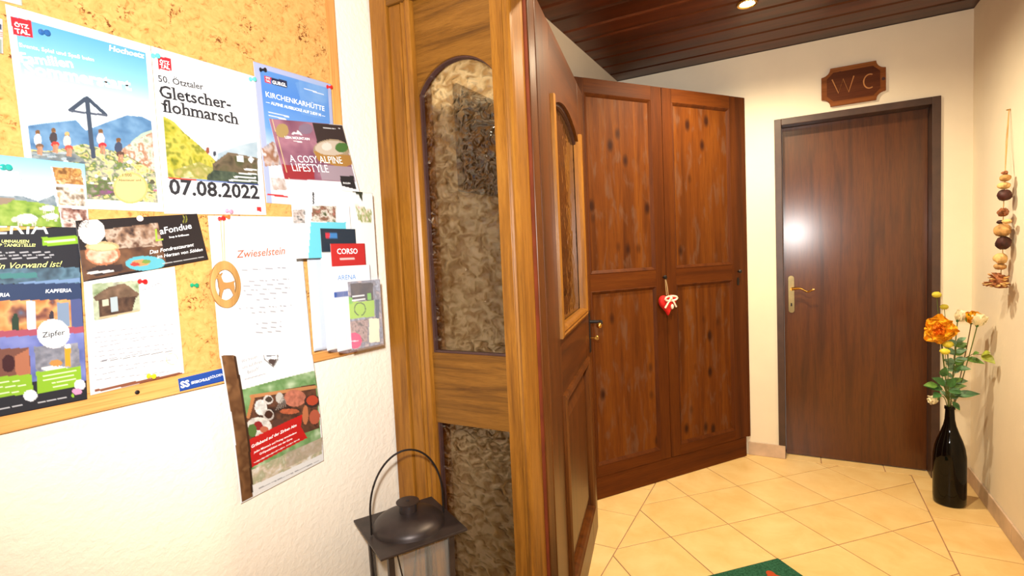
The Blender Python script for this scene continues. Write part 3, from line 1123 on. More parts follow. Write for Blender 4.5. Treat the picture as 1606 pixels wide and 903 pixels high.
def petal(bm, base_p, direction, up, length, width, cup=0.3, ruffle=0.0, seed=0, n=6, m=5):
    d = Vector(direction).normalized(); u = Vector(up)
    u = (u - d * u.dot(d)).normalized()
    s = d.cross(u)
    rnd = random.Random(seed); ph = rnd.uniform(0, 6)
    rows = []
    for i in range(n + 1):
        t = i / n
        w = width * math.sin(PI * (0.10 + 0.80 * t ** 0.75)) ** 0.8
        row = []
        for j in range(m):
            q = (j / (m - 1)) * 2 - 1
            p = Vector(base_p) + d * (length * t * (1 - 0.10 * q * q * t)) + s * (w * 0.5 * q) + u * (cup * length * (t * t) * 0.6 + cup * width * 0.4 * q * q * t)
            p += u * ruffle * math.sin(ph + q * 6 + t * 3) * t
            row.append(bm.verts.new(p))
        rows.append(row)
    for i in range(n):
        for j in range(m - 1):
            bm.faces.new((rows[i][j], rows[i][j + 1], rows[i + 1][j + 1], rows[i + 1][j]))
    return bm


def leaf_mesh(base_p, direction, up, length, width, seed=0):
    b = nb()
    d = Vector(direction).normalized(); u = Vector(up); u = (u - d * u.dot(d)).normalized(); s = d.cross(u)
    rows = []
    n = 7
    for i in range(n + 1):
        t = i / n
        w = width * math.sin(PI * (0.04 + 0.95 * t)) * (1.15 - 0.35 * t)
        c = Vector(base_p) + d * length * t - u * length * 0.22 * t * t
        rows.append([b.verts.new(c - s * w / 2 + u * w * 0.16), b.verts.new(c), b.verts.new(c + s * w / 2 + u * w * 0.16)])
    for i in range(n):
        for j in range(2):
            b.faces.new((rows[i][j], rows[i][j + 1], rows[i + 1][j + 1], rows[i + 1][j]))
    return b


NECK = Vector((BX, BY, 0.47))


def fpos(px, py, Y):
    p = on_Y(px, py, Y); return Vector(p)


def curve_to(tip, bend=(0, 0, 0), n=9, dx=0.0):
    a = Vector((BX + dx, BY, 0.445))
    mid = (a + tip) / 2 + Vector(bend) + Vector(((a.x - tip.x) * 0.18, 0, 0))
    return [(a * (1 - t) ** 2 + mid * 2 * t * (1 - t) + tip * t * t) for t in [k / (n - 1) for k in range(n)]]


def stem_thing(name, label, tip, bend=(0, 0, 0), mat='stem', r=0.0022, dx=0.0, group=None):
    t = thing(name, label, 'flower', (BX, BY, 0.445), 0, group)
    pts = curve_to(tip, bend, 9, dx)
    O = Vector((BX, BY, 0.445))
    b = nb(); tube(b, [p - O for p in pts], r, 6)
    obj('stem', b, M[mat], t)
    return t, O, pts


def add_leaf(t, O, p, d, up, L, W, mat):
    d = Vector(d); e = Vector(p) + d.normalized() * L
    # keep clear of the wall
    obj('leaf', leaf_mesh(Vector(p) - O, d, up, L, W), M[mat], t, smooth=True)


TOCAM = Vector((-0.22, -0.97, 0.1))
# big orange bloom
tip = fpos(1475, 517, 3.16)
t, O, pts = stem_thing('orange_flower', 'large open orange bloom leaning left in the black bottle', tip, (-0.01, -0.02, 0), dx=-0.003)
for ring, (cnt, L, Wd, el, mt) in enumerate(((8, 0.072, 0.080, 0.15, 'petal_orange'), (7, 0.060, 0.068, 0.5, 'petal_orange'), (6, 0.042, 0.050, 0.9, 'petal_orange2'))):
    ax = Vector((-0.35, -0.93, 0.12)).normalized()
    s1 = ax.cross(Vector((0, 0, 1))).normalized(); s2 = s1.cross(ax)
    for k in range(cnt):
        a = 2 * PI * k / cnt + ring * 0.5
        rad = s1 * math.cos(a) + s2 * math.sin(a)
        d = rad * math.cos(el) + ax * math.sin(el)
        b = nb(); petal(b, tip - O + ax * 0.004 * ring, d, ax * math.cos(el) - rad * math.sin(el), L * (0.85 + 0.25 * ((k * 7 + ring * 3) % 5) / 4), Wd, 0.18, 0.011, k + ring * 10, 9, 9)
        obj('petal', b, M[mt], t, smooth=True)
b = nb(); blob(b, tip - O + Vector((-0.35, -0.93, 0.12)) * 0.018, 0.010, 0.2, 12, 9); obj('flower_centre', b, M['petal_orange2'], t, smooth=True)


def rose(name, label, px, py, Y, r, mt, bend=(0, 0, 0), mat='stem', ax=(0.1, -0.3, 0.95), dx=0.0, group=None):
    tip = fpos(px, py, Y)
    ax = Vector(ax).normalized()
    t, O, pts = stem_thing(name, label, tip - ax * r, bend, mat, dx=dx, group=group)
    s1 = ax.cross(Vector((0.3, 0.2, 0.9))).normalized(); s2 = s1.cross(ax)
    c = tip - O - ax * r
    for ring, (cnt, el, L) in enumerate(((5, 0.75, 1.7), (4, 1.05, 1.75), (3, 1.3, 1.6))):
        for k in range(cnt):
            a = 2 * PI * k / cnt + ring * 0.6
            rad = s1 * math.cos(a) + s2 * math.sin(a)
            d = rad * math.cos(el) + ax * math.sin(el)
            b = nb(); petal(b, c, d, ax * math.cos(el) - rad * math.sin(el), r * L, r * 1.5, 0.35, 0.002, k, 5, 5)
            obj('petal', b, M[mt], t, smooth=True)
    b = nb(); lathe(b, [(0.002, -0.008), (0.008, 0.0), (0.009, 0.005), (0.004, 0.006)], 10, Matrix.Translation(c) @ ax.to_track_quat('Z', 'Y').to_matrix().to_4x4())
    obj('sepal', b, M['leaf_dark'], t, smooth=True)
    return t, O, pts


t, O, pts = rose('orange_rosebud', 'small orange rosebud on a brown stem in the black bottle', 1527, 497, 3.15, 0.034, 'petal_orange', (0.02, 0, 0), 'stem_brown', (0.15, -0.4, 0.9), 0.003)
add_leaf(t, O, pts[-1], (-0.35, -0.6, 0.75), (-0.3, -0.9, 0.1), 0.055, 0.034, 'leaf')
add_leaf(t, O, pts[6], (-0.7, -0.2, 0.25), (0, -0.8, 0.6), 0.055, 0.036, 'leaf')
add_leaf(t, O, pts[5], (0.75, -0.55, -0.05), (-0.1, -0.7, 0.7), 0.075, 0.034, 'leaf')
lq = fpos(1540, 556, 3.10)
b = nb(); tube(b, [pts[5] - O, (pts[5] + lq) / 2 - O + Vector((0, 0, 0.012)), lq - O], 0.0014, 5); obj('stem', b, M['stem_brown'], t)
add_leaf(t, O, lq, (0.42, -0.65, -0.30), (-0.25, -0.75, 0.6), 0.062, 0.040, 'leaf_lime')
add_leaf(t, O, lq, (0.20, -0.55, 0.30), (-0.25, -0.6, 0.75), 0.045, 0.036, 'leaf_lime')
add_leaf(t, O, (pts[5] + lq) / 2 + Vector((0, 0, 0.012)), (0.35, -0.7, 0.35), (-0.2, -0.7, 0.6), 0.030, 0.022, 'leaf')
t, O, pts = rose('white_rose', 'white rose at the upper right, beside the orange rosebud', 1536, 500, 3.13, 0.033, 'petal_white', (0.02, 0, 0), 'stem', (0.2, -0.1, 0.95), 0.005, 'white roses in the bottle')
t, O, pts = rose('white_rose', 'white rose just behind the large orange bloom', 1509, 494, 3.22, 0.032, 'petal_white', (0.0, 0, 0), 'stem', (0.5, -0.1, 0.85), 0.002, 'white roses in the bottle')
t, O, pts = rose('white_rose', 'white rose drooping low left at the bottle neck', 1462, 627, 3.16, 0.024, 'petal_white', (0.0, 0, 0.09), 'stem', (-0.9, -0.3, -0.2), -0.006, 'white roses in the bottle')
# yellow buds
for (px, py, Y, sz, lb, bd) in ((1469, 462, 3.17, 0.016, 'tallest yellow bud on a thin stalk above the orange bloom', (-0.02, 0, 0.02)),
                                (1481, 481, 3.19, 0.014, 'greenish yellow bud peeking over the orange bloom', (0, 0, 0)),
                                (1487, 540, 3.14, 0.018, 'yellow bud just below the orange bloom', (-0.01, -0.01, 0)),
                                (1482, 551, 3.12, 0.016, 'lowest yellow bud beneath the orange bloom', (-0.01, -0.02, 0))):
    tip = fpos(px, py, Y)
    t, O, pts = stem_thing('yellow_bud', lb, tip, bd, 'stem', 0.0014, group='yellow buds in the bottle')
    b = nb(); blob(b, tip - O, sz, 0.10, 12, int(px), (1.25, 1, 0.9)); obj('bud', b, M['petal_yellow'], t, smooth=True)
# eucalyptus sprig
tip = fpos(1500, 540, 3.17)
t, O, pts = stem_thing('eucalyptus_sprig', 'blue-green leafy sprig in the middle of the bunch', tip, (0, 0, 0), 'stem', 0.002)
rnd = random.Random(11)
for k in range(30):
    i = 2 + k % 7
    s = -1 if k % 2 else 1
    add_leaf(t, O, pts[i] + Vector((0, 0, rnd.uniform(-0.012, 0.012))), (s * rnd.uniform(0.5, 1), rnd.uniform(-0.7, 0.1), rnd.uniform(0.2, 0.9)), (0, -0.8, 0.5), rnd.uniform(0.038, 0.058), rnd.uniform(0.020, 0.030), 'leaf_blue' if k % 4 else 'leaf')
# leafy greens round the neck
tip = fpos(1476, 596, 3.15)
t, O, pts = stem_thing('leaf_sprig', 'dark green leafy sprig spreading over the bottle mouth', tip, (0, -0.01, 0.02), 'stem', 0.002)
for (px, py, Y, d, L, Wd, mt) in ((1478, 610, 3.15, (-0.9, -0.3, 0.3), 0.075, 0.040, 'leaf_dark'), (1482, 604, 3.14, (-0.6, -0.5, 0.6), 0.070, 0.042, 'leaf_dark'),
                                  (1488, 606, 3.14, (0.2, -0.5, 0.7), 0.060, 0.040, 'leaf_dark'), (1488, 612, 3.15, (0.55, -0.6, 0.1), 0.060, 0.038, 'leaf_dark'),
                                  (1497, 620, 3.16, (0.85, -0.3, 0.32), 0.092, 0.040, 'leaf_dark'), (1470, 605, 3.14, (-0.8, -0.3, 0.15), 0.055, 0.036, 'leaf'),
                                  (1474, 617, 3.14, (-0.5, -0.7, -0.1), 0.050, 0.034, 'leaf_dark'), (1494, 630, 3.19, (0.5, -0.5, -0.6), 0.045, 0.026, 'leaf_dark'),
                                  (1500, 578, 3.15, (0.6, -0.5, 0.2), 0.055, 0.032, 'leaf_dark'), (1478, 590, 3.15, (0.1, -0.5, 0.8), 0.055, 0.034, 'leaf_dark')):
    p = fpos(px, py, Y)
    add_leaf(t, O, p, d, (0.0, -0.75, 0.65), L, Wd, mt)
    b = nb(); tube(b, [pts[3] - O, (pts[4] + p) / 2 - O, p - O], 0.0013, 5); obj('stem', b, M['stem'], t)

# ================================================================== DOORMAT
m0 = on_floor(1220, 877.6)
mt_ = thing('doormat', 'green doormat with orange motif lying on the tiles', 'doormat', (m0[0], m0[1], 0.0), 0)


def mat_fabric():
    m, nt, b = base('green_mat_pile', (38, 84, 62), 0.95, 0, 0.1)
    mp = coords(nt, rnd=False)
    n = noise(nt, mp, 160, 3, 0.7)
    r = ramp(nt, n, 0, [(0.3, (24, 62, 44)), (0.7, (58, 112, 86))])
    link(nt, r, 0, b, 'Base Color')
    bump(nt, n, 0, b, 0.8, 0.004)
    return m


b = nb()
d1_, d2_ = Vector((-S2, -S2)), Vector((S2, -S2))
A_, B_ = 0.75, 0.45
pts = [(0, 0), tuple(d1_ * A_), tuple(d1_ * A_ + d2_ * B_), tuple(d2_ * B_)]
prism_z(b, pts, 0.0008, 0.009)
obj('pile', b, mat_fabric(), mt_, bevel=0.003)
b = nb()
c0 = Vector(on_floor(1213, 903)[:2]) - Vector(m0[:2])
c0 = (d1_ + d2_) * 0.105 + (c0 - (d1_ + d2_) * c0.dot(d1_ + d2_) / 2)
prism_z(b, [(c0.x + (0.030 + 0.010 * math.cos(3 * a)) * math.cos(a), c0.y + (0.030 + 0.010 * math.cos(3 * a)) * math.sin(a)) for a in [2 * PI * k / 24 for k in range(24)]], 0.0088, 0.0105)
obj('motif', b, plain('orange_motif', (176, 66, 22), 0.95), mt_)

# ================================================================== LANTERN
ZP = 0.64
lc = [on_floor(x, y, ZP) for x, y in ((553, 817), (675, 777), (740, 828), (593, 877))]
ctr = sum(lc) / 4
e01 = ((lc[1] - lc[0]) + (lc[2] - lc[3])) / 2
lang = math.atan2(e01[1], e01[0])
SZ = 0.2235
ln = thing('lantern', 'dark metal lantern with domed roof and wire handle below the notice board', 'lantern', (ctr[0], ctr[1], 0.0), lang)
hs = SZ / 2
b = nb(); box(b, -hs, hs, -hs, hs, ZP - 0.006, ZP); obj('roof_plate', b, M['lantern'], ln, bevel=0.001)
b = nb()
R0 = 0.092
prof = [(R0, ZP), (R0 - 0.001, ZP + 0.003)] + [(R0 * math.cos(a) * 0.985, ZP + 0.003 + 0.034 * math.sin(a)) for a in [R(6 + 9 * k) for k in range(8)]] + [(0.022, ZP + 0.0355)]
lathe(b, prof, 40); obj('dome', b, M['lantern'], ln, smooth=True)
b = nb(); lathe(b, [(0.0225, ZP + 0.033), (0.0225, ZP + 0.060)], 28, cap=False); ch = obj('chimney', b, M['lantern'], ln, smooth=True)
for k in range(7):
    a = 2 * PI * k / 7
    b = nb(); lathe(b, [(0.0032, 0), (0.0032, 0.0006)], 8, Matrix.Rotation(a, 4, 'Z') @ Matrix.Translation((0.0225, 0, ZP + 0.051)) @ Matrix.Rotation(PI / 2, 4, 'Y')); obj('vent_hole', b, M['ink_black'], ch)
b = nb(); lathe(b, [(0.002, ZP + 0.0602), (0.0295, ZP + 0.0598), (0.0295, ZP + 0.0615), (0.005, ZP + 0.0625), (0.0045, ZP + 0.0605)], 32); obj('chimney_cap', b, M['lantern'], ln, smooth=True)
b = nb(); lathe(b, [(0.0042, 0), (0.0042, 0.0004)], 12, Matrix.Translation((0, 0, ZP + 0.0624))); obj('cap_hole', b, M['ink_black'], ln)
b = nb()
# handle feet: seen at left edge middle and right back
hp = []
hr = 0.097
for k in range(33):
    t = k / 32
    a = PI * t
    hp.append((0.0, -math.cos(a) * hr, ZP + 0.055 + 0.140 * math.sin(a)))
hp = [(0.0, -hr, ZP + 0.003)] + hp + [(0.0, hr, ZP + 0.003)]
hdir = lc[0] + (lc[3] - lc[0]) * 0.62
tube(b, hp, 0.0026, 8)
hd = obj('handle', b, M['iron'], ln, smooth=True)
# find the handle plane from the photo: foot near the left edge of the roof
foot = on_floor(568, 845, ZP) - ctr
loc_a = math.atan2(foot[1], foot[0]) - lang
hd.rotation_euler = (0, 0, loc_a + PI / 2)
# four splayed posts, panes and base
TOPH, BOTH = 0.086, 0.078
for sx_ in (-1, 1):
    for sy_ in (-1, 1):
        b = nb()
        v = []
        for hh, zz in ((BOTH, 0.03), (TOPH, ZP - 0.006)):
            for ax_, ay_ in ((0, 0), (1, 0), (1, 1), (0, 1)):
                v.append(b.verts.new((sx_ * (hh - ax_ * 0.014), sy_ * (hh - ay_ * 0.014), zz)))
        for f in ((0, 1, 2, 3), (4, 5, 6, 7), (0, 1, 5, 4), (1, 2, 6, 5), (2, 3, 7, 6), (3, 0, 4, 7)):
            b.faces.new([v[i] for i in f])
        obj('post', b, M['lantern'], ln)
for k in range(4):
    b = nb()
    v = [b.verts.new(p) for p in ((-BOTH + 0.014, -BOTH + 0.006, 0.035), (BOTH - 0.014, -BOTH + 0.006, 0.035), (TOPH - 0.014, -TOPH + 0.006, ZP - 0.007), (-TOPH + 0.014, -TOPH + 0.006, ZP - 0.007),
                                  (-BOTH + 0.014, -BOTH + 0.008, 0.035), (BOTH - 0.014, -BOTH + 0.008, 0.035), (TOPH - 0.014, -TOPH + 0.008, ZP - 0.007), (-TOPH + 0.014, -TOPH + 0.008, ZP - 0.007))]
    for f in ((0, 1, 2, 3), (4, 5, 6, 7), (0, 1, 5, 4), (1, 2, 6, 5), (2, 3, 7, 6), (3, 0, 4, 7)):
        b.faces.new([v[i] for i in f])
    obj('pane', b, M['lantern_glass'], ln, rotz=k * PI / 2)
    b = nb()
    tube(b, [(-TOPH + 0.020, -TOPH - 0.002, ZP - 0.008), (-BOTH * 0.2, -BOTH - 0.004, 0.33), (-TOPH + 0.030, -BOTH - 0.002, 0.04)], 0.002, 6)
    obj('wire_brace', b, M['iron'], ln, rotz=k * PI / 2)
b = nb(); box(b, -0.1, 0.1, -0.1, 0.1, 0.001, 0.03); obj('base', b, M['lantern'], ln, bevel=0.003)

# ================================================================== NOTICE BOARD
BO, FO = 0.016, 0.019        # cork face and frame face, metres off the wall
uR = on_K(521, 0, FO)[0]
uR = -0.143
zB = 1.067
nbd = thing('notice_board', 'large cork notice board with wooden frame on the white wall', 'notice board', wK(0, 0.0005, 0), ROTK)
b = nb(); box(b, -1.75, uR - 0.018, -BO, -0.001, zB + 0.03, 2.25); obj('cork_panel', b, M['cork'], nbd)
M['board_frame'] = wood('board_frame_pine', (170, 112, 54), (200, 142, 78), (222, 168, 100), 'X', 0.5)
M['board_frame_v'] = wood('board_frame_pine_upright', (170, 112, 54), (200, 142, 78), (222, 168, 100), 'Z', 0.5)
b = nb(); box(b, uR - 0.030, uR, -FO, -0.001, zB, 2.28); obj('frame_side', b, M['board_frame_v'], nbd, bevel=0.003)
b = nb(); box(b, -1.75, uR - 0.030, -FO, -0.001, zB, zB + 0.038); fb = obj('frame_bottom', b, M['board_frame'], nbd, bevel=0.003)
su, sz = on_K(215, 615, FO)
b = nb(); lathe(b, [(0.0042, 0), (0.0042, 0.001), (0.002, 0.0018)], 14, Matrix.Translation((su, -FO, sz)) @ Matrix.Rotation(PI / 2, 4, 'X')); obj('screw', b, M['iron'], fb, smooth=True)


# ------------------------------------------------------------------ printed paper
def homography(src):
    """px quad TL TR BR BL -> unit square"""
    dst = ((0, 0), (1, 0), (1, 1), (0, 1))
    A = []; B = []
    for (x, y), (u, v) in zip(src, dst):
        A.append([x, y, 1, 0, 0, 0, -u * x, -u * y]); B.append(u)
        A.append([0, 0, 0, x, y, 1, -v * x, -v * y]); B.append(v)
    h = np.linalg.solve(np.array(A, float), np.array(B, float))
    return np.append(h, 1).reshape(3, 3)


class Sheet:
    """paper with a print; every drawing call takes photo pixels"""

    def __init__(self, name, label, cat, quad, off, res=(90, 126), bg=(250, 250, 250), offs=None, group=None, crop=None, curl=None):
        # off: metres off the wall (or 4 values TL TR BR BL)
        self.crop = crop
        if crop:  # quad points written in crop pixels
            quad = [self.cp(p) for p in quad]
        self.quad = quad
        self.name, self.label, self.cat, self.group = name, label, cat, group
        self.offs = offs or [off] * 4
        self.H = homography(quad)
        self.w, self.h = res
        gx, gy = np.meshgrid(np.linspace(0, 1, self.w), np.linspace(0, 1, self.h))
        self.gx, self.gy = gx, gy
        self.img = np.zeros((self.h, self.w, 3)) + np.array(bg, float)
        c = []
        for (x, y), o in zip(quad, self.offs):
            u, z = on_K(x, y, o); c.append((u, -o, z))
        self.c3 = [Vector(p) for p in c]
        self.texts = []
        self.curl = curl
        self.width = ((self.c3[1] - self.c3[0]).length + (self.c3[2] - self.c3[3]).length) / 2
        self.height = ((self.c3[3] - self.c3[0]).length + (self.c3[2] - self.c3[1]).length) / 2

    def cp(self, p):
        x0, y0, s = self.crop
        return (x0 + p[0] / s, y0 + p[1] / s)

    def n(self, p):
        if self.crop: p = self.cp(p)
        q = self.H @ np.array([p[0], p[1], 1.0])
        return q[0] / q[2], q[1] / q[2]

    # --- raster, normalised
    def poly_n(self, pts, c, alpha=1.0):
        x, y = self.gx, self.gy
        inside = np.zeros_like(x, bool)
        k = len(pts)
        for i in range(k):
            (xa, ya), (xb, yb) = pts[i], pts[(i + 1) % k]
            if ya == yb: continue
            cond = ((ya > y) != (yb > y)) & (x < (xb - xa) * (y - ya) / (yb - ya) + xa)
            inside ^= cond
        self.put(inside, c, alpha)
        return inside

    def put(self, mask, c, alpha=1.0):
        if callable(c):
            col = c(self.gx, self.gy)
            self.img[mask] = self.img[mask] * (1 - alpha) + col[mask] * alpha
        else:
            self.img[mask] = self.img[mask] * (1 - alpha) + np.array(c, float) * alpha

    def poly(self, pts, c, alpha=1.0):
        return self.poly_n([self.n(p) for p in pts], c, alpha)

    def rect_n(self, x0, y0, x1, y1, c, alpha=1.0):
        m = (self.gx >= x0) & (self.gx <= x1) & (self.gy >= y0) & (self.gy <= y1)
        self.put(m, c, alpha)

    def ell(self, ctr, rx, ry, c, alpha=1.0):
        return self.poly([(ctr[0] + rx * math.cos(a), ctr[1] + ry * math.sin(a)) for a in [2 * PI * k / 28 for k in range(28)]], c, alpha)

    def line(self, pts, c, w):
        """w: fraction of sheet width"""
        P = [self.n(p) for p in pts]
        asp = self.height / self.width
        m = np.zeros_like(self.gx, bool)
        for (xa, ya), (xb, yb) in zip(P[:-1], P[1:]):
            ya, yb = ya * asp, yb * asp
            X, Y = self.gx, self.gy * asp
            dx, dy = xb - xa, yb - ya
            L = dx * dx + dy * dy + 1e-12
            t = np.clip(((X - xa) * dx + (Y - ya) * dy) / L, 0, 1)
            m |= (X - xa - t * dx) ** 2 + (Y - ya - t * dy) ** 2 < w * w
        self.put(m, c)

    def mottle(self, mask, palette, cells=18, seed=0, alpha=1.0):
        rnd = np.random.RandomState(seed)
        asp = self.height / self.width
        N = 64
        f = np.zeros_like(self.gx)
        for o in range(3):
            g = rnd.rand(N, N)
            X = (self.gx * cells * 2 ** o) % (N - 1); Y = (self.gy * asp * cells * 2 ** o) % (N - 1)
            i, j = X.astype(int), Y.astype(int); fx, fy = X - i, Y - j
            v = g[j, i] * (1 - fx) * (1 - fy) + g[j, i + 1] * fx * (1 - fy) + g[j + 1, i] * (1 - fx) * fy + g[j + 1, i + 1] * fx * fy
            f += v / 2 ** o
        f = np.clip((f / 1.75 - 0.18) / 0.64, 0, 0.999)
        pal = np.array(palette, float)
        q = f * (len(pal) - 1)
        i = q.astype(int); t = (q - i)[..., None]
        col = pal[i] * (1 - t) + pal[np.minimum(i + 1, len(pal) - 1)] * t
        self.img[mask] = self.img[mask] * (1 - alpha) + col[mask] * alpha

    def grad(self, mask, stops):
        """stops: [(y, colour)] normalised"""
        ys = [s[0] for s in stops]
        for ch in range(3):
            v = np.interp(self.gy, ys, [s[1][ch] for s in stops])
            self.img[..., ch][mask] = v[mask]

    def rows(self, pts, c, seed=0, w=None, gap=0.22):
        """illegible text row between two points"""
        rnd = random.Random(seed)
        (xa, ya), (xb, yb) = pts
        t = 0.0
        while t < 1:
            l = rnd.uniform(0.05, 0.16)
            e = min(1, t + l)
            self.line([(xa + (xb - xa) * t, ya + (yb - ya) * t), (xa + (xb - xa) * e, ya + (yb - ya) * e)], c, w or 0.006)
            t = e + gap * l

    def text(self, s, a, b_, mat='ink_black', bold=0.0, shear=0.0, stretch=1.0, name='lettering', serif=0.0):
        self.texts.append((s, a, b_, mat, bold, shear, stretch, name, serif))

    def xyz(self, s, t, lift=0.0):
        c = self.c3
        p = c[0] * (1 - s) * (1 - t) + c[1] * s * (1 - t) + c[2] * s * t + c[3] * (1 - s) * t
        if self.curl:
            p = p + Vector((0, -self.curl(s, t), 0))
        return p + Vector((0, -lift, 0))

    def build(self):
        origin = Vector(self.c3[3])
        lim = np.clip(self.img, 0, 255) / 255.0
        linear = np.where(lim <= 0.04045, lim / 12.92, ((lim + 0.055) / 1.055) ** 2.4)
        w, h = self.w, self.h
        verts = []
        for j in range(h):
            for i in range(w):
                p = self.xyz(i / (w - 1), j / (h - 1)) - origin
                verts.append((p.x, p.y, p.z))
        faces = [(j * w + i, (j + 1) * w + i, (j + 1) * w + i + 1, j * w + i + 1) for j in range(h - 1) for i in range(w - 1)]
        # thin edge and back
        ring = [i for i in range(w)] + [j * w + w - 1 for j in range(1, h)] + [(h - 1) * w + i for i in range(w - 2, -1, -1)] + [j * w for j in range(h - 2, 0, -1)]
        nv = len(verts)
        for r in ring:
            x, y_, z = verts[r]; verts.append((x, y_ + 0.0005, z))
        k = len(ring)
        for i in range(k):
            faces.append((ring[i], ring[(i + 1) % k], nv + (i + 1) % k, nv + i))
        me = bpy.data.meshes.new(self.name)
        me.from_pydata(verts, [], faces)
        col = np.ones((len(verts), 4), np.float32)
        col[:nv, :3] = linear.reshape(-1, 3) * 0.68
        at = me.color_attributes.new('print', 'FLOAT_COLOR', 'POINT')
        at.data.foreach_set('color', col.ravel())
        me.materials.append(M['print'])
        me.polygons.foreach_set('use_smooth', [True] * len(faces))
        me.update()
        o = bpy.data.objects.new(self.name, me)
        C.objects.link(o)
        o.location = wK(origin.x, -origin.y, origin.z)
        o.rotation_euler = (0, 0, ROTK)
        tag(o, self.label, self.cat, self.group)
        for (s, a, b_, mat, bold, shear, stretch, nm, serif) in self.texts:
            m = text_mesh(s, bold, shear, serif)
            if m is None: continue
            (ax, ay), (bx, by) = self.n(a), self.n(b_)
            W, H = self.width, self.height
            ex, ey = (bx - ax) * W, (by - ay) * H
            L = math.hypot(ex, ey); ex, ey = ex / L, ey / L
            vs_ = [v.co.copy() for v in m.vertices]
            x0 = min(v.x for v in vs_); x1 = max(v.x for v in vs_)
            sc = L / (x1 - x0)
            for i, v in enumerate(vs_):
                tx = (v.x - x0) * sc; ty = v.y * sc * stretch
                sx__ = ax * W + ex * tx + ey * ty
                sy__ = ay * H + ey * tx - ex * ty
                p = self.xyz(sx__ / W, sy__ / H, 0.00035) - origin
                m.vertices[i].co = p
            m.materials.clear(); m.materials.append(M[mat])
            t = bpy.data.objects.new(nm, m)
            C.objects.link(t); t.parent = o
        return o


def text_mesh(s, bold=0.0, shear=0.0, serif=0.0):
    cu = bpy.data.curves.new('lettering', 'FONT')
    cu.body = s
    cu.resolution_u = 2
    cu.offset = bold
    cu.shear = shear
    cu.fill_mode = 'FRONT'
    ob = bpy.data.objects.new('lettering_tmp', cu)
    me = bpy.data.meshes.new_from_object(ob)
    bpy.data.objects.remove(ob)
    bpy.data.curves.remove(cu)
    if not len(me.vertices):
        return None
    if serif:
        # slab serifs on every flat stem end
        B = bmesh.new(); B.from_mesh(me)
        tops = sorted({round(v.co.y, 2) for v in B.verts})
        ends = []
        for e in B.edges:
            if len(e.link_faces) != 1: continue
            p, q = e.verts[0].co, e.verts[1].co
            if abs(p.y - q.y) > 0.004: continue
            x0, x1 = min(p.x, q.x), max(p.x, q.x)
            if not 0.05 < x1 - x0 < 0.2: continue
            inner = sum(f.calc_center_median().y for f in e.link_faces)
            if abs(p.y + bold) < 0.03: ends.append((x0 - serif, x1 + serif, p.y, p.y + serif * 0.9))
            elif p.y > 0.4 and inner < p.y: ends.append((x0 - serif * 1.1, x1, p.y - serif * 0.9, p.y))
        for x0, x1, y0, y1 in ends:
            B.faces.new([B.verts.new((x, y, 0)) for x, y in ((x0, y0), (x1, y0), (x1, y1), (x0, y1))])
        B.to_mesh(me); B.free()
    return me


def otztal(s, a, b_, c_, d_):
    """red square logo from four corners, white lettering in two lines"""
    s.poly([a, b_, c_, d_], (214, 40, 52))

    def L(f, g):
        top = (a[0] + (b_[0] - a[0]) * f, a[1] + (b_[1] - a[1]) * f); bot = (d_[0] + (c_[0] - d_[0]) * f, d_[1] + (c_[1] - d_[1]) * f)
        return (top[0] + (bot[0] - top[0]) * g, top[1] + (bot[1] - top[1]) * g)
    s.text('ÖTZ', L(0.14, 0.52), L(0.86, 0.52), 'ink_white', 0.03)
    s.text('TAL', L(0.14, 0.88), L(0.86, 0.88), 'ink_white', 0.03)


O1 = 0.0200
# --- 1 family summer poster
s = Sheet('poster', 'mountain poster with blue sky, wooden shelter cross and resting hikers', 'poster',
          [(8, 6), (236, 72), (257, 332), (48, 324)], O1, (210, 310))
pic = (s.gx > 0.045) & (s.gx < 0.955) & (s.gy > 0.05) & (s.gy < 0.945)
s.grad(pic, [(0.05, (96, 170, 228)), (0.24, (140, 200, 240)), (0.42, (228, 242, 250)), (0.5, (240, 248, 252)), (1, (240, 245, 250))])
k = 2.508
cz = lambda pts: [(x / k, y / k) for x, y in pts]
m1 = s.poly(cz([(60, 510), (90, 450), (140, 440), (200, 480), (300, 470), (340, 500), (70, 560)]), (190, 215, 232)) & pic
m1 = s.poly(cz([(60, 520), (120, 500), (200, 490), (300, 480), (340, 520), (420, 488), (500, 460), (560, 465), (620, 495), (630, 600), (60, 610)]), (84, 124, 166))
s.mottle(m1, [(70, 108, 150), (92, 134, 174), (120, 160, 196)], 14, 3)
m1 = s.poly(cz([(520, 560), (560, 530), (630, 505), (640, 620), (500, 600)]), (176, 196, 178))
m1 = s.poly(cz([(60, 590), (200, 600), (330, 572), (450, 600), (640, 585), (660, 810), (60, 800)]), (200, 190, 120))
s.mottle(m1 & pic, [(120, 110, 90), (206, 190, 110), (232, 214, 150), (150, 150, 140), (96, 120, 60), (226, 206, 130), (120, 116, 100)], 26, 5)
m1 = s.poly(cz([(95, 640), (130, 600), (300, 610), (340, 640), (100, 650)]), (120, 128, 130)); s.mottle(m1, [(86, 96, 104), (150, 156, 150)], 20, 8)
m1 = s.poly(cz([(340, 730), (430, 700), (460, 760), (350, 780)]), (150, 90, 140)); s.mottle(m1, [(140, 80, 130), (90, 110, 60), (180, 150, 160)], 24, 9)
s.poly(cz([(335, 792), (640, 800), (640, 812), (335, 806)]), (110, 170, 215))
rr_ = random.Random(21)
for q in range(46):
    xx, yy = rr_.uniform(150, 620), rr_.uniform(640, 790)
    s.ell((xx / k, yy / k), rr_.uniform(2, 6), rr_.uniform(1.2, 3), rr_.choice([(232, 228, 220), (206, 204, 200), (90, 88, 70), (120, 110, 60), (236, 216, 150), (176, 110, 130)]))
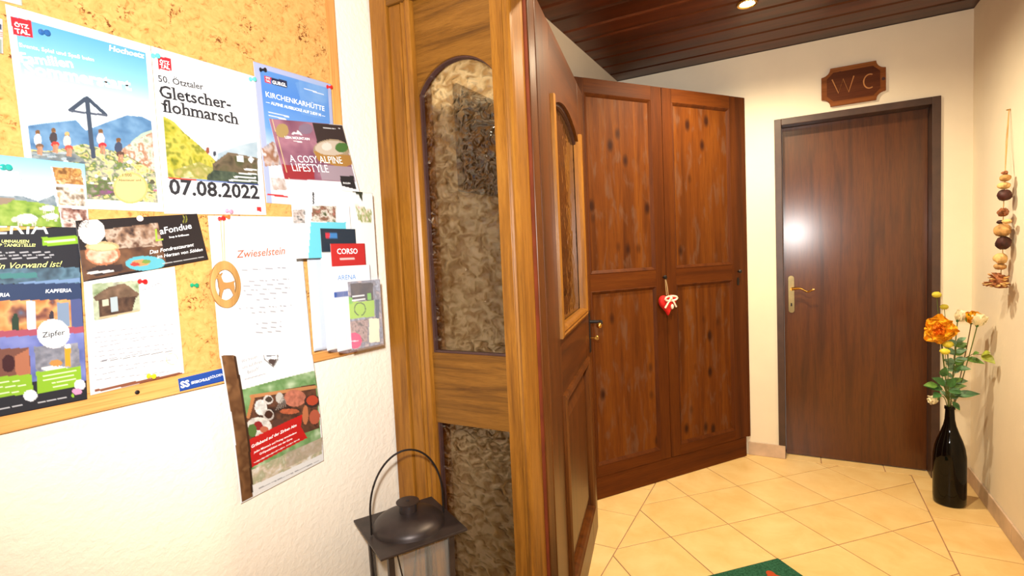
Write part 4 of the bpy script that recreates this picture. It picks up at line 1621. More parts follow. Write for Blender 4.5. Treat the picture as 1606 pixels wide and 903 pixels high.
for q in range(26):
    xx, yy = rr_.uniform(100, 330), rr_.uniform(604, 645)
    s.ell((xx / k, yy / k), rr_.uniform(4, 11), rr_.uniform(1.0, 2.2), rr_.choice([(120, 140, 152), (170, 182, 188), (90, 104, 116), (150, 160, 160)]))
m1 = s.poly(cz([(470, 600), (530, 560), (630, 510), (640, 700), (560, 650)]), (200, 204, 186)); s.mottle(m1, [(150, 160, 130), (214, 214, 200), (170, 120, 90), (226, 226, 216)], 26, 12)
dk = (62, 74, 92)
s.line(cz([(280, 440), (345, 392), (418, 458)]), dk, 0.016)
s.line(cz([(284, 444), (418, 460)]), (84, 92, 108), 0.010)
s.line(cz([(345, 400), (356, 520), (370, 622)]), dk, 0.017)
for (x, y, c1, c2) in ((150, 560, (225, 235, 245), (120, 90, 70)), (212, 552, (70, 60, 64), (205, 60, 50)), (266, 566, (210, 200, 190), (190, 80, 70)), (398, 556, (225, 205, 205), (205, 50, 60)), (468, 590, (66, 76, 100), (96, 70, 60))):
    s.ell((x / k, (y - 28) / k), 3.6, 4.4, (170, 124, 88))
    s.ell((x / k, (y - 34) / k), 3.8, 3.0, (120, 84, 50) if x != 266 else (200, 170, 110))
    s.ell((x / k, (y - 4) / k), 6.2, 9.0, c1)
    s.ell(((x + 7) / k, (y + 22) / k), 6.5, 4.6, c2)
    s.line(cz([(x + 14, y + 26), (x + 13, y + 52)]), (190, 140, 110), 0.009)
    s.line(cz([(x + 4, y + 26), (x + 2, y + 50)]), (176, 126, 98), 0.009)
s.put(~pic, (250, 250, 250))
s.ell((515 / k, 742 / k), 27, 24, (214, 184, 112))
s.ell((515 / k, 742 / k), 24, 21, (226, 202, 136))
otztal(s, *cz([(42, 66), (122, 82), (132, 152), (52, 140)]))
s.text('Events, Spiel und Spaß beim', *cz([(78, 188), (372, 246)]), 'ink_white', 0.012)
s.text('Familien', *cz([(84, 250), (292, 272)]), 'ink_white', 0.03)
s.text('Sommerstart', *cz([(100, 296), (520, 362)]), 'ink_white', 0.035)
s.text('Hochoetz', *cz([(430, 200), (570, 232)]), 'ink_white', 0.03, 0.2)
s.text('1.000', *cz([(484, 698), (520, 698)]), 'ink_brown', 0.01)
s.text('Abenteuer und', *cz([(468, 716), (556, 716)]), 'ink_brown', 0.01)
s.build()

# --- 2 Gletscherflohmarsch
s = Sheet('poster', 'white poster dated 07.08.2022 with a hillside and hut photograph', 'poster', [(237, 72), (400, 120), (418, 337), (258, 335)], O1 + 0.0015, (140, 200), crop=None)
s.crop = (230, 60, 3.115)
mm = s.poly([(80, 375), (540, 480), (545, 712), (105, 675)], (235, 240, 242))
s.grad(mm, [(0.38, (250, 252, 252)), (0.6, (205, 218, 226)), (0.8, (150, 170, 160))])
m1 = s.poly([(350, 560), (450, 520), (541, 500), (543, 600), (350, 620)], (176, 196, 206)); s.mottle(m1, [(160, 182, 196), (205, 218, 224)], 9, 2)
m1 = s.poly([(80, 375), (130, 400), (190, 460), (262, 520), (335, 590), (400, 690), (105, 675)], (150, 150, 50))
s.mottle(m1, [(96, 106, 30), (170, 166, 50), (206, 194, 84), (130, 134, 44), (224, 214, 130)], 15, 4)
m1 = s.poly([(130, 640), (260, 600), (330, 630), (320, 680), (140, 676)], (220, 205, 160)); s.mottle(m1, [(236, 222, 180), (150, 150, 70), (200, 180, 120)], 20, 6)
m1 = s.poly([(325, 610), (400, 555), (542, 585), (544, 712), (330, 690)], (84, 76, 62)); s.mottle(m1, [(66, 60, 46), (112, 98, 76), (60, 74, 40)], 12, 7)
s.poly([(330, 612), (402, 552), (545, 582), (545, 592), (404, 566), (340, 622)], (120, 104, 84))
m1 = s.poly([(300, 668), (330, 640), (545, 665), (545, 712), (300, 690)], (54, 66, 60)); s.mottle(m1, [(40, 52, 46), (96, 108, 86)], 20, 8)
s.ell((302, 545), 9, 16, (150, 80, 60)); s.ell((336, 560), 7, 13, (70, 70, 80))
s.poly([(442, 568), (475, 572), (476, 602), (443, 598)], (235, 235, 230)); s.poly([(510, 570), (526, 588), (512, 608), (496, 590)], (235, 235, 230))
for i, yy in enumerate((636, 656, 674, 690)):
    s.rows([(480 - i * 24, yy), (536, yy + 5)], (240, 240, 235), i, 0.008)
s.line([(105, 678), (250, 690)], (205, 70, 60), 0.006); s.line([(250, 690), (400, 702)], (120, 140, 190), 0.006); s.line([(400, 702), (545, 713)], (40, 60, 120), 0.006)
s.rows([(440, 800), (545, 805)], (205, 205, 210), 9, 0.003)
s.poly([(538, 822), (560, 824), (561, 846), (539, 844)], (214, 50, 52))
otztal(s, (53, 85), (122, 99), (126, 160), (58, 148))
s.text('50. Ötztaler', (58, 208), (282, 250), 'ink_black', 0.014, serif=0.05)
s.text('Gletscher-', (65, 284), (416, 344), 'ink_black', 0.018, serif=0.07)
s.text('flohmarsch', (73, 352), (453, 418), 'ink_black', 0.018, serif=0.07)
s.text('07.08.2022', (112, 758), (552, 782), 'ink_black', 0.026, serif=0.06)
s.build()

# --- 3 Gurgl poster
s = Sheet('poster', 'blue poster in a clear sleeve, upper right of the notice board', 'poster', [(397, 96), (519, 132), (531, 326), (418, 318)], O1, (110, 170), bg=(178, 188, 226))
s.crop = (380, 80, 3.6125)
inn_ = (s.gx > 0.07) & (s.gx < 0.95) & (s.gy > 0.04)
s.grad(inn_, [(0.0, (98, 152, 220)), (0.2, (84, 140, 222)), (0.45, (120, 170, 230)), (0.62, (225, 236, 246)), (1.0, (250, 250, 250))])
m1 = s.poly([(300, 180), (400, 160), (480, 200), (480, 300), (330, 280)], (150, 190, 235), 0.25)
s.mottle(inn_ & (s.gy > 0.04) & (s.gy < 0.3) & (s.gx > 0.55), [(98, 152, 222), (150, 190, 235)], 8, 4, 0.5)
m1 = s.poly([(110, 560), (170, 520), (250, 560), (250, 650), (130, 660)], (200, 170, 150)); s.mottle(m1, [(235, 235, 240), (160, 110, 80), (210, 190, 180), (90, 110, 140)], 12, 5)
m1 = s.poly([(160, 720), (260, 730), (260, 790), (175, 790)], (210, 200, 190)); s.mottle(m1, [(245, 245, 245), (180, 150, 130)], 22, 6)
s.line([(145, 815), (255, 826)], (205, 60, 60), 0.010)
s.poly([(125, 140), (162, 150), (164, 190), (128, 180)], (214, 60, 80)); s.poly([(164, 152), (252, 172), (256, 212), (167, 192)], (42, 48, 78))
s.text('GURGL', (170, 188), (250, 206), 'ink_white', 0.03)
s.text('ÖTZ', (132, 158), (157, 164), 'ink_white', 0.02); s.text('TAL', (133, 176), (158, 182), 'ink_white', 0.02)
s.text('KIRCHENKARHÜTTE', (134, 264), (466, 346), 'ink_white', 0.004)
s.text('— ALPINE AUSBLICKE AUF 2.839 M —', (134, 302), (470, 382), 'ink_white', 0.012)
s.rows([(150, 352), (262, 380)], (240, 244, 250), 1, 0.006); s.rows([(152, 372), (250, 396)], (240, 244, 250), 2, 0.006)
s.rows([(352, 214), (460, 250)], (235, 240, 250), 4, 0.006)
s.build()

# --- 4 cow flyer
s = Sheet('flyer', 'landscape flyer with white cows grazing on a green meadow', 'flyer', [(-92, 233), (133, 257), (140, 357), (-86, 352)], O1 + 0.004, (150, 80), bg=(150, 200, 235))
s.crop = (0, 0, 2.508)
full = s.gx > -1
s.grad(full, [(0, (140, 200, 235)), (0.35, (196, 226, 242)), (0.6, (225, 238, 242))])
m1 = s.poly([(-240, 760), (-100, 745), (0, 770), (90, 770), (150, 790), (215, 765), (225, 810), (-240, 810)], (126, 140, 150)); s.mottle(m1, [(100, 120, 130), (160, 170, 176)], 30, 2)
m1 = s.poly([(-240, 800), (-100, 780), (60, 785), (150, 795), (240, 815), (250, 910), (-240, 910)], (120, 150, 60)); s.mottle(m1, [(92, 128, 40), (136, 166, 64), (166, 186, 90)], 24, 3)
m1 = s.poly([(-40, 810), (0, 775), (60, 780), (30, 800)], (150, 130, 110))
for (x, y, q) in ((105, 860, 1.0), (203, 850, 0.62), (190, 818, 0.6), (-60, 850, 1.0), (-140, 860, 0.7)):
    s.ell((x, y), 44 * q, 20 * q, (226, 222, 212)); s.ell((x - 46 * q, y + 3 * q), 15 * q, 10 * q, (206, 198, 186))
    for dx in (-32, -20, 24, 34):
        s.line([(x + dx * q, y + 10 * q), (x + dx * q, y + 32 * q)], (196, 190, 180), 0.006 * q)
for (ya, yb, pal, sd) in ((655, 722, [(120, 80, 40), (214, 160, 90), (150, 100, 50), (250, 226, 170)], 1), (732, 806, [(90, 70, 50), (230, 220, 206), (170, 120, 70)], 2), (815, 893, [(80, 40, 34), (150, 110, 96), (226, 214, 206), (60, 60, 50)], 3)):
    m1 = s.poly([(205 + (ya - 655) * 0.14, ya), (318 + (ya - 655) * 0.14, ya + 8), (330 + (ya - 655) * 0.14, yb + 4), (222 + (ya - 655) * 0.14, yb)], pal[0]); s.mottle(m1, pal, 26, sd)
s.line([(203, 655), (250, 905)], (245, 245, 245), 0.004)
s.text('Zeiten', (-50, 682), (75, 690), 'ink_white', 0.008, 0.35)
s.text('ganz natürlich', (-60, 708), (182, 720), 'ink_white', 0.008, 0.35)
s.build()

# --- 5 bar poster with storefront
s = Sheet('poster', 'dark bar poster with an evening storefront and white oval badge', 'poster', [(-112, 372), (123, 353), (137, 626), (-112, 676)], O1 + 0.0008, (150, 170), bg=(34, 34, 42))
s.crop = (0, 320, 2.51)
m1 = s.poly([(-280, 255), (310, 240), (322, 300), (-280, 310)], (60, 80, 96)); s.mottle(m1, [(40, 60, 74), (96, 130, 150), (52, 66, 80)], 10, 1)
s.poly([(-280, 272), (135, 262), (138, 282), (-280, 292)], (70, 130, 130)); s.poly([(60, 300), (312, 282), (315, 298), (60, 308)], (120, 150, 190))
s.poly([(-280, 312), (316, 300), (320, 366), (-280, 378)], (44, 62, 98))
m1 = s.poly([(-280, 376), (320, 364), (330, 500), (-280, 522)], (190, 110, 60)); s.mottle(m1, [(70, 50, 50), (214, 130, 70), (240, 176, 110), (120, 70, 60), (96, 110, 140)], 9, 2)
s.poly([(90, 372), (128, 371), (132, 505), (96, 508)], (214, 214, 236)); s.poly([(215, 378), (266, 376), (272, 470), (220, 474)], (130, 150, 176)); s.poly([(272, 364), (322, 362), (330, 490), (278, 495)], (80, 90, 140))
s.ell((48, 465), 16, 45, (40, 62, 44)); s.ell((195, 430), 10, 22, (60, 50, 60))
s.poly([(-280, 505), (330, 470), (332, 500), (-280, 535)], (170, 80, 100))
m1 = s.poly([(-280, 530), (332, 495), (342, 690), (-280, 700)], (92, 104, 170)); s.mottle(m1, [(80, 92, 150), (120, 130, 196), (150, 160, 214)], 7, 3)
s.poly([(-280, 570), (102, 556), (110, 665), (-280, 690)], (120, 74, 60)); s.ell((20, 620), 26, 36, (60, 16, 22)); s.poly([(45, 590), (100, 560), (108, 660), (50, 670)], (176, 110, 80))
m1 = s.poly([(122, 552), (304, 536), (316, 640), (132, 660)], (130, 130, 140)); s.mottle(m1, [(110, 112, 124), (160, 160, 172)], 30, 5)
s.ell((205, 640), 54, 11, (240, 240, 240)); s.ell((212, 618), 27, 14, (196, 140, 70)); s.poly([(248, 556), (274, 554), (272, 632), (252, 632)], (222, 160, 40)); s.ell((261, 550), 14, 9, (250, 246, 235))
s.poly([(-280, 692), (112, 664), (120, 742), (-280, 790)], (140, 186, 40)); s.poly([(130, 655), (314, 630), (322, 708), (138, 745)], (140, 186, 40))
s.poly([(155, 130), (304, 122), (306, 152), (158, 162)], (140, 186, 40))
s.rows([(170, 146), (292, 136)], (225, 236, 190), 4, 0.008)
for i, (a, b_) in enumerate((((150, 672), (296, 648)), ((160, 688), (290, 668)), ((165, 704), (296, 682)), ((200, 716), (260, 706)), ((-40, 700), (64, 690)), ((-40, 720), (90, 708)), ((-40, 745), (60, 735)))):
    s.rows([a, b_], (232, 240, 205), i, 0.004)
for i, (a, b_) in enumerate((((-60, 188), (186, 184)), ((-60, 200), (204, 194)), ((-60, 212), (206, 204)), ((-100, 822), (260, 760)))):
    s.rows([a, b_], (200, 200, 205), i + 20, 0.0032)
s.ell((202, 500), 68, 58, (248, 248, 248)); s.ell((107, 752), 28, 24, (235, 235, 240)); s.ell((312, 708), 24, 22, (240, 235, 240)); s.ell((300, 735), 20, 14, (220, 150, 190)); s.ell((282, 752), 7, 7, (140, 190, 50))
s.text('KAPFERIA', (-300, 122), (182, 116), 'ink_white', 0.0)
s.text('IN UMHAUSEN', (-34, 150), (102, 150), 'ink_yellow', 0.014); s.text('IN BP TANKSTELLE!', (-56, 165), (128, 164), 'ink_yellow', 0.014)
s.text('Ein Vorwand ist!', (-45, 250), (238, 238), 'ink_yellow', 0.004, 0.3)
s.text('KAPFERIA', (170, 340), (278, 335), 'ink_white', 0.014); s.text('KAPFERIA', (-90, 358), (26, 354), 'ink_white', 0.014)
s.text('Zipfer', (155, 516), (250, 502), 'ink_black', 0.01)
s.build()

# --- 6 letter with hut
s = Sheet('letter', 'white letter with a photograph of a brown timber hut', 'letter', [(131, 441), (274, 418), (289, 585), (142, 620)], O1 + 0.0012, (110, 125))
s.crop = (110, 320, 2.82)
m1 = s.poly([(92, 352), (298, 336), (304, 468), (106, 514)], (150, 160, 120)); s.mottle(m1, [(120, 140, 96), (190, 200, 170), (150, 150, 130)], 12, 3)
m1 = s.poly([(100, 408), (165, 365), (235, 350), (300, 395), (290, 410), (110, 425)], (112, 86, 66)); s.mottle(m1, [(90, 70, 54), (140, 112, 90)], 18, 2)
m1 = s.poly([(120, 420), (285, 405), (268, 470), (125, 495)], (74, 52, 42)); s.mottle(m1, [(60, 42, 34), (104, 76, 58)], 24, 5)
s.poly([(172, 412), (204, 408), (206, 470), (176, 476)], (176, 190, 196)); s.poly([(138, 420), (166, 417), (168, 446), (141, 450)], (206, 200, 176)); s.poly([(125, 496), (300, 462), (304, 470), (130, 505)], (196, 176, 140))
s.line([(310, 380), (345, 368), (388, 348), (402, 358), (425, 366)], (140, 140, 145), 0.004)
for i, yy in enumerate((432, 446, 462)):
    s.rows([(345 - i * 4, yy + 6), (425 + i * 3, yy - 2)], (205, 205, 210), i, 0.004)
for i, yy in enumerate((540, 562, 584, 606, 626, 646, 668, 700, 730, 752)):
    s.rows([(108, yy + 24), (452 - (130 if i in (3, 6, 8) else 0), yy - 14)], (150, 150, 160), i + 5, 0.004, 0.3)
s.rows([(135, 693), (450, 645)], (110, 110, 118), 44, 0.005)
for a in range(16):
    q = 2 * PI * a / 16; q2 = 2 * PI * (a + 1) / 16
    s.line([(447 + 26 * math.cos(q), 682 + 26 * math.sin(q)), (447 + 26 * math.cos(q2), 682 + 26 * math.sin(q2))], (205, 205, 150), 0.004)
s.poly([(108, 820), (300, 780), (495, 742), (497, 755), (300, 796), (108, 832)], (140, 84, 62))
s.build()

# --- 7 fondue flyer
s = Sheet('flyer', 'black landscape flyer with a copper fondue pot and blue plate', 'flyer', [(118, 346), (309, 335), (327, 407), (131, 442)], O1 + 0.004, (150, 66), bg=(38, 30, 30))
s.crop = (110, 320, 2.82)
m1 = s.poly([(150, 110), (400, 80), (420, 180), (200, 215)], (96, 70, 56)); s.mottle(m1, [(60, 44, 40), (150, 116, 92), (200, 180, 160), (96, 66, 50)], 22, 4)
m1 = s.poly([(40, 200), (420, 180), (440, 262), (60, 340)], (92, 62, 46)); s.mottle(m1, [(66, 44, 36), (126, 88, 62)], 14, 5)
s.ell((345, 258), 88, 34, (96, 180, 196)); s.ell((325, 255), 40, 16, (214, 150, 96)); s.ell((300, 262), 22, 9, (196, 70, 60)); s.ell((350, 250), 20, 9, (120, 150, 70))
s.ell((150, 215), 84, 52, (186, 120, 84)); m1 = s.ell((150, 220), 74, 38, (206, 140, 100)); s.mottle(m1, [(176, 104, 76), (226, 180, 150), (240, 215, 196)], 26, 6)
s.ell((150, 182), 80, 22, (206, 170, 120)); s.ell((150, 184), 66, 15, (230, 206, 150))
s.ell((100, 118), 64, 56, (238, 236, 232)); s.ell((96, 124), 26, 22, (225, 220, 214))
s.poly([(75, 292), (130, 268), (240, 262), (245, 290), (120, 318)], (60, 46, 44)); s.rows([(85, 302), (198, 292)], (225, 220, 215), 3, 0.010)
s.line([(505, 80), (510, 62), (506, 50)], (150, 150, 60), 0.004); s.line([(516, 80), (521, 62), (517, 50)], (150, 150, 60), 0.004)
s.rows([(420, 262), (592, 232)], (190, 190, 190), 8, 0.003)
s.text('L', (390, 160), (424, 154), 'ink_green', 0.0, 0.2)
s.text('aFondue', (410, 130), (542, 104), 'ink_white', 0.008, 0.15)
s.text('Soup & Grillhouse', (448, 146), (530, 134), 'ink_white', 0.014)
s.text('Das Fondrestaurant', (365, 216), (552, 182), 'ink_white', 0.004, 0.3)
s.text('im Herzen von Sölden', (398, 236), (588, 204), 'ink_white', 0.004, 0.3)
s.build()

# --- 8 Zwieselstein letter
s = Sheet('letter', 'tall white letter headed in salmon script beneath the oval ornament', 'letter', [(326, 338), (469, 340), (491, 572), (345, 562)], O1 + 0.0010, (80, 120))
s.crop = (310, 310, 3.475)
for i, (x0, x1, yy) in enumerate(((220, 480, 384), (235, 485, 446), (228, 482, 470), (232, 488, 494), (232, 496, 518), (300, 402, 544), (210, 496, 592), (270, 446, 616), (296, 432, 676), (305, 436, 702), (290, 446, 726))):
    s.rows([(x0, yy + 4), (x1, yy - 12 * (x1 - x0) / 260)], (150, 150, 158), i, 0.004, 0.3)
s.rows([(270, 330), (390, 324)], (225, 225, 230), 20, 0.004); s.rows([(235, 226), (390, 224)], (232, 232, 236), 21, 0.004)
s.text('Zwieselstein', (192, 322), (463, 300), 'ink_salmon', 0.012, 0.35)
s.build()

# --- 9 grill flyer
s = Sheet('flyer', 'grill evening flyer with log edge and red banner hanging below the board', 'flyer', [(345, 557), (490, 556), (508, 722), (378, 790)], O1, (130, 200),
          offs=[O1 + 0.004, O1 + 0.004, 0.012, 0.012], curl=lambda a, t: 0.006 * math.sin(PI * t))
s.crop = (320, 530, 3.345)
m1 = s.poly([(205, 270), (580, 170), (612, 560), (250, 690)], (120, 150, 90)); s.mottle(m1, [(150, 186, 130), (110, 150, 90), (196, 216, 176)], 9, 2)
m1 = s.poly([(232, 420), (262, 300), (580, 240), (600, 470), (520, 500), (240, 540)], (70, 46, 36)); s.mottle(m1, [(44, 32, 30), (110, 70, 50), (70, 50, 40)], 14, 3)
s.line([(262, 304), (580, 256)], (200, 140, 90), 0.018); s.line([(240, 410), (272, 306)], (196, 130, 80), 0.018)
for (x, y, rx, ry, c) in ((312, 360, 34, 40, (232, 228, 222)), (352, 320, 26, 24, (220, 214, 206)), (356, 318, 18, 15, (76, 60, 50)), (412, 310, 20, 28, (206, 200, 190)), (352, 398, 30, 30, (200, 190, 180)), (354, 396, 22, 21, (70, 40, 30)), (300, 460, 70, 50, (228, 222, 212)), (295, 455, 26, 24, (150, 40, 40)), (262, 480, 26, 34, (90, 120, 60)), (330, 475, 24, 18, (196, 110, 80)), (405, 440, 30, 22, (90, 60, 50)),
                          (486, 312, 52, 44, (196, 120, 96)), (460, 380, 48, 14, (190, 100, 66)), (536, 400, 14, 50, (196, 120, 80)), (578, 412, 24, 38, (186, 96, 70)), (566, 330, 36, 34, (60, 44, 40)), (566, 325, 26, 26, (190, 76, 50))):
    mk = s.ell((x, y), rx, ry, c)
    if rx > 30: s.mottle(mk, [tuple(v * 0.85 for v in c), tuple(min(255, v * 1.12) for v in c)], 40, int(x))
for q in range(5):
    s.line([(392 + q * 12, 372 - q * 4), (430 + q * 3, 300 + q * 6)], (150, 140, 130), 0.004)
m1 = s.poly([(248, 690), (615, 520), (618, 612), (262, 772)], (206, 200, 180)); s.mottle(m1, [(226, 222, 206), (176, 176, 140), (214, 196, 170), (240, 238, 230)], 22, 6)
s.poly([(448, 590), (616, 520), (618, 585), (450, 672)], (176, 160, 140), 0.6)
s.poly([(258, 770), (622, 606), (628, 655), (268, 825)], (244, 243, 240))
s.rows([(305, 780), (606, 640)], (170, 170, 170), 3, 0.005)
s.poly([(228, 536), (522, 396), (516, 460), (548, 518), (244, 682)], (200, 32, 30))
s.rows([(275, 648), (510, 524)], (240, 220, 215), 4, 0.005)
m1 = s.poly([(92, 92), (168, 78), (186, 190), (206, 300), (236, 520), (250, 700), (268, 826), (200, 862), (150, 480)], (104, 70, 42))
s.mottle(m1, [(70, 44, 26), (130, 90, 56), (96, 62, 36), (160, 120, 80)], 7, 7)
s.line([(176, 100), (208, 300), (240, 530), (262, 800)], (62, 38, 22), 0.012)
s.line([(335, 62), (340, 110), (384, 150), (408, 112), (408, 62), (335, 62)], (130, 128, 126), 0.006); s.poly([(356, 118), (372, 108), (390, 112), (404, 110), (384, 146)], (86, 70, 66)); s.poly([(328, 42), (350, 38), (362, 62), (332, 60)], (222, 150, 60))
s.rows([(345, 80), (400, 76)], (120, 120, 124), 7, 0.006); s.rows([(352, 94), (394, 91)], (120, 120, 124), 8, 0.006)
s.rows([(228, 216), (340, 186)], (170, 170, 175), 9, 0.004)
s.text('Wir freuen', (216, 130), (304, 102), 'ink_grey', 0.0, 0.25); s.text('uns auf Ihren', (218, 162), (328, 128), 'ink_grey', 0.0, 0.25); s.text('Besuch!', (246, 188), (314, 162), 'ink_grey', 0.0, 0.25)
s.text('Grillabend auf der Zirben Alm', (258, 572), (496, 456), 'ink_white', 0.012, 0.3)
s.text('jeden Mittwoch und Freitag verschiedene', (270, 600), (496, 492), 'ink_white', 0.010, 0.3)
s.text('Grillspezialitäten von der Karte', (304, 606), (476, 524), 'ink_white', 0.010, 0.3)
s.build()

# --- 10 ski school sticker
s = Sheet('sticker', 'small blue ski school sticker on the bottom of the board frame', 'sticker', [(279, 594), (350, 577), (353, 597), (282, 614)], FO + 0.001, (50, 14), bg=(34, 78, 168))
s.text('SS', (283.5, 608.5), (297, 605), 'ink_white', 0.04); s.text('SKISCHULE', (299, 602.5), (328, 595.5), 'ink_white', 0.03); s.text('SÖLDEN', (328.5, 594), (350, 588.5), 'ink_white', 0.0)
s.build()

# --- 11, 12 sheets cut by the left edge
s = Sheet('flyer', 'white flyer with red lettering cut off at the left picture edge', 'flyer', [(-130, -6), (4, 30), (5, 84), (-126, 66)], O1 + 0.004, (40, 24), bg=(245, 245, 246))
s.poly([(-130, 30), (4, 62), (4, 84), (-130, 66)], (150, 160, 150)); s.poly([(-130, 5), (3, 38), (3, 48), (-130, 16)], (40, 50, 90))
s.text('TIROLE', (-40, 48), (4, 58), plain and 'ink_salmon', 0.03)
s.build()
s = Sheet('flyer', 'pale green flyer at the top left corner of the cork', 'flyer', [(-130, -70), (33, -24), (35, 9), (-128, -32)], O1 + 0.002, (40, 14), bg=(206, 220, 204))
s.poly([(-130, -48), (34, -8), (34, 0), (-130, -40)], (150, 176, 160))
s.build()

# ------------------------------------------------------------------ push pins
PINC = {'blue': (40, 96, 160), 'turquoise': (30, 160, 150), 'teal': (96, 206, 196), 'black': (24, 26, 34), 'red': (214, 30, 34), 'pink': (236, 150, 176), 'orange': (232, 110, 50), 'white': (240, 214, 214), 'green': (20, 150, 104), 'yellow': (232, 206, 40)}


def pin(px, py, colr, label, off, tilt=(0, 0), flat=False):
    u, z = on_K(px, py, off + 0.008)
    mat = plain('pin_' + colr, PINC[colr], 0.3, var=0.05)
    b = nb()
    if flat:
        prof = [(0.0042, 0.0), (0.0058, 0.001), (0.0055, 0.0024), (0.003, 0.0036), (0.0005, 0.004)]
    else:
        prof = [(0.0004, -0.004), (0.0005, 0.0), (0.0046, 0.0005), (0.0050, 0.002), (0.0028, 0.0035), (0.0024, 0.009), (0.0042, 0.0105), (0.0050, 0.012), (0.0046, 0.0140), (0.001, 0.0145)]
    lathe(b, prof, 18)
    o = obj('push_pin', b, mat, None, wK(u, off, z), smooth=True)
    o.rotation_euler = (Matrix.Rotation(ROTK, 3, 'Z') @ Matrix.Rotation(PI / 2 + tilt[0], 3, 'X') @ Matrix.Rotation(tilt[1], 3, 'Y')).to_euler()
    tag(o, label, 'push pin', 'push pins on the notice board')


pin(66, 48, 'blue', 'blue push pin near the top left red logo', 0.021, (0.2, 0.5))
pin(6, 261, 'turquoise', 'dark turquoise push pin at the left edge on the cow flyer', 0.025, (0.1, 0.4))
pin(242, 86, 'teal', 'pale teal push pin at the left corner of the dated poster', 0.0225, (0.1, 0.4))
pin(395, 123, 'teal', 'pale teal push pin at the right corner of the dated poster', 0.0225, (0.1, 0.4))
pin(411, 108, 'black', 'black push pin at the left corner of the blue poster', 0.021, (0.1, 0.5))
pin(516, 135, 'red', 'red push pin at the right corner of the blue poster', 0.021, (0.2, 0.4))
pin(358, 330, 'pink', 'pink push pin at the bottom edge of the dated poster', 0.023, (0.2, 0.4))
pin(347, 343, 'red', 'red push pin holding the cord of the oval ornament', 0.0225, (-0.1, 0.2))
pin(353, 339, 'orange', 'orange push pin between the pink and the red pin', 0.0225, (0.1, 0.5))
pin(222, 342, 'white', 'flat pale pin at the top of the fondue flyer', 0.0245, (0, 0), True)
pin(221, 441, 'red', 'red push pin beside the hut photograph', 0.023, (0.1, 0.5))
pin(303, 447, 'green', 'green push pin alone on the bare cork', BO + 0.0005, (0.1, 0.5))
pin(235, 590, 'yellow', 'yellow push pin at the bottom of the hut letter', 0.023, (0.1, 0.5))

# ------------------------------------------------------------------ oval wooden ornament
ou, oz = on_K(354, 446, 0.028)
orn = thing('oval_ornament', 'oval wooden ornament with cut-out deer hanging on a cord', 'ornament', wK(ou, 0.0225, oz), ROTK)
M['birch'] = wood('birch_ply', (150, 110, 60), (176, 136, 80), (190, 152, 96), 'Z', 0.5)
M['birch_edge'] = plain('birch_deer', (168, 122, 66), 0.5)


def ellipse_ring(a, b_, ai, bi, y0, y1, n=44, cz_in=0.0):
    b = nb()
    L = []
    for (ra, rb, cz_, yy) in ((a, b_, 0, y1), (a, b_, 0, y0), (ai, bi, cz_in, y0), (ai, bi, cz_in, y1)):
        L.append([b.verts.new((ra * math.cos(2 * PI * k / n), yy, cz_ + rb * math.sin(2 * PI * k / n))) for k in range(n)])
    for i in range(4):
        for k in range(n):
            b.faces.new((L[i][k], L[i][(k + 1) % n], L[(i + 1) % 4][(k + 1) % n], L[(i + 1) % 4][k]))
    return b


obj('ring', ellipse_ring(0.0330, 0.0520, 0.0232, 0.0335, -0.008, -0.001, cz_in=-0.001), M['birch'], orn, bevel=0.001)
deer = [(-15, -29), (-12, -29), (-10, -20), (-6, -11), (2, -9), (9, -10), (13, -17), (17, -28), (20, -28), (18, -16), (19, -6), (18, 2), (20, 7), (17, 6), (13, 5), (2, 4), (-5, 6), (-8, 14), (-9, 20), (-5, 27), (-8, 25), (-11, 21), (-13, 28), (-15, 22), (-20, 30), (-17, 20), (-23, 15), (-17, 14), (-16, 6), (-16, -4), (-14, -12), (-16, -22)]
b = nb(); prism(b, [(x * 0.00098, z * 0.00098) for x, z in deer], -0.007, -0.003)
obj('deer', b, M['birch_edge'], orn)
cu, cz2 = on_K(350, 345, 0.03)
b = nb()
tube(b, [(-0.001, -0.0045, 0.046), (cu - ou - 0.004, -0.004, cz2 - oz), (cu - ou + 0.003, -0.004, cz2 - oz), (0.002, -0.0045, 0.046)], 0.0008, 6)
obj('cord', b, M['straw'], orn)

# ------------------------------------------------------------------ brochure holder and its leaflets
HU0, HU1, HD, HZ0, HZF, HZB = -0.282, -0.160, 0.145, 1.098, 1.278, 1.385
hl = thing('brochure_holder', 'clear acrylic brochure holder on the right end of the notice board', 'holder', wK(HU0, FO + 0.0005, HZ0), ROTK)
HD0 = HD - FO
wdt = HU1 - HU0
b = nb(); box(b, 0, wdt, -0.0025, 0, 0, HZB - HZ0); obj('back_panel', b, M['acrylic'], hl)
b = nb(); box(b, 0.0022, wdt - 0.0022, -HD0, -HD0 + 0.0022, 0.0022, HZF - HZ0); obj('front_panel', b, M['acrylic'], hl)
b = nb(); box(b, 0, wdt, -HD0, -0.0026, 0, 0.0022); obj('floor_panel', b, M['acrylic'], hl)
for x in (0, wdt - 0.002):
    b = nb()
    pts = [(-0.0026, 0.0023), (-HD0, 0.0023), (-HD0, HZF - HZ0), (-0.0026, HZB - HZ0 - 0.01)]
    va = [b.verts.new((x, y, z)) for y, z in pts]; vb = [b.verts.new((x + 0.002, y, z)) for y, z in pts]
    b.faces.new(va); b.faces.new(vb[::-1])
    for i in range(4):
        b.faces.new((va[i], va[(i + 1) % 4], vb[(i + 1) % 4], vb[i]))
    obj('side_panel', b, M['acrylic'], hl)


def card_quad(u0, u1, z0, z1, off):
    return [to_px(wK(u0, off, z1)), to_px(wK(u1, off, z1)), to_px(wK(u1, off, z0)), to_px(wK(u0, off, z0))]


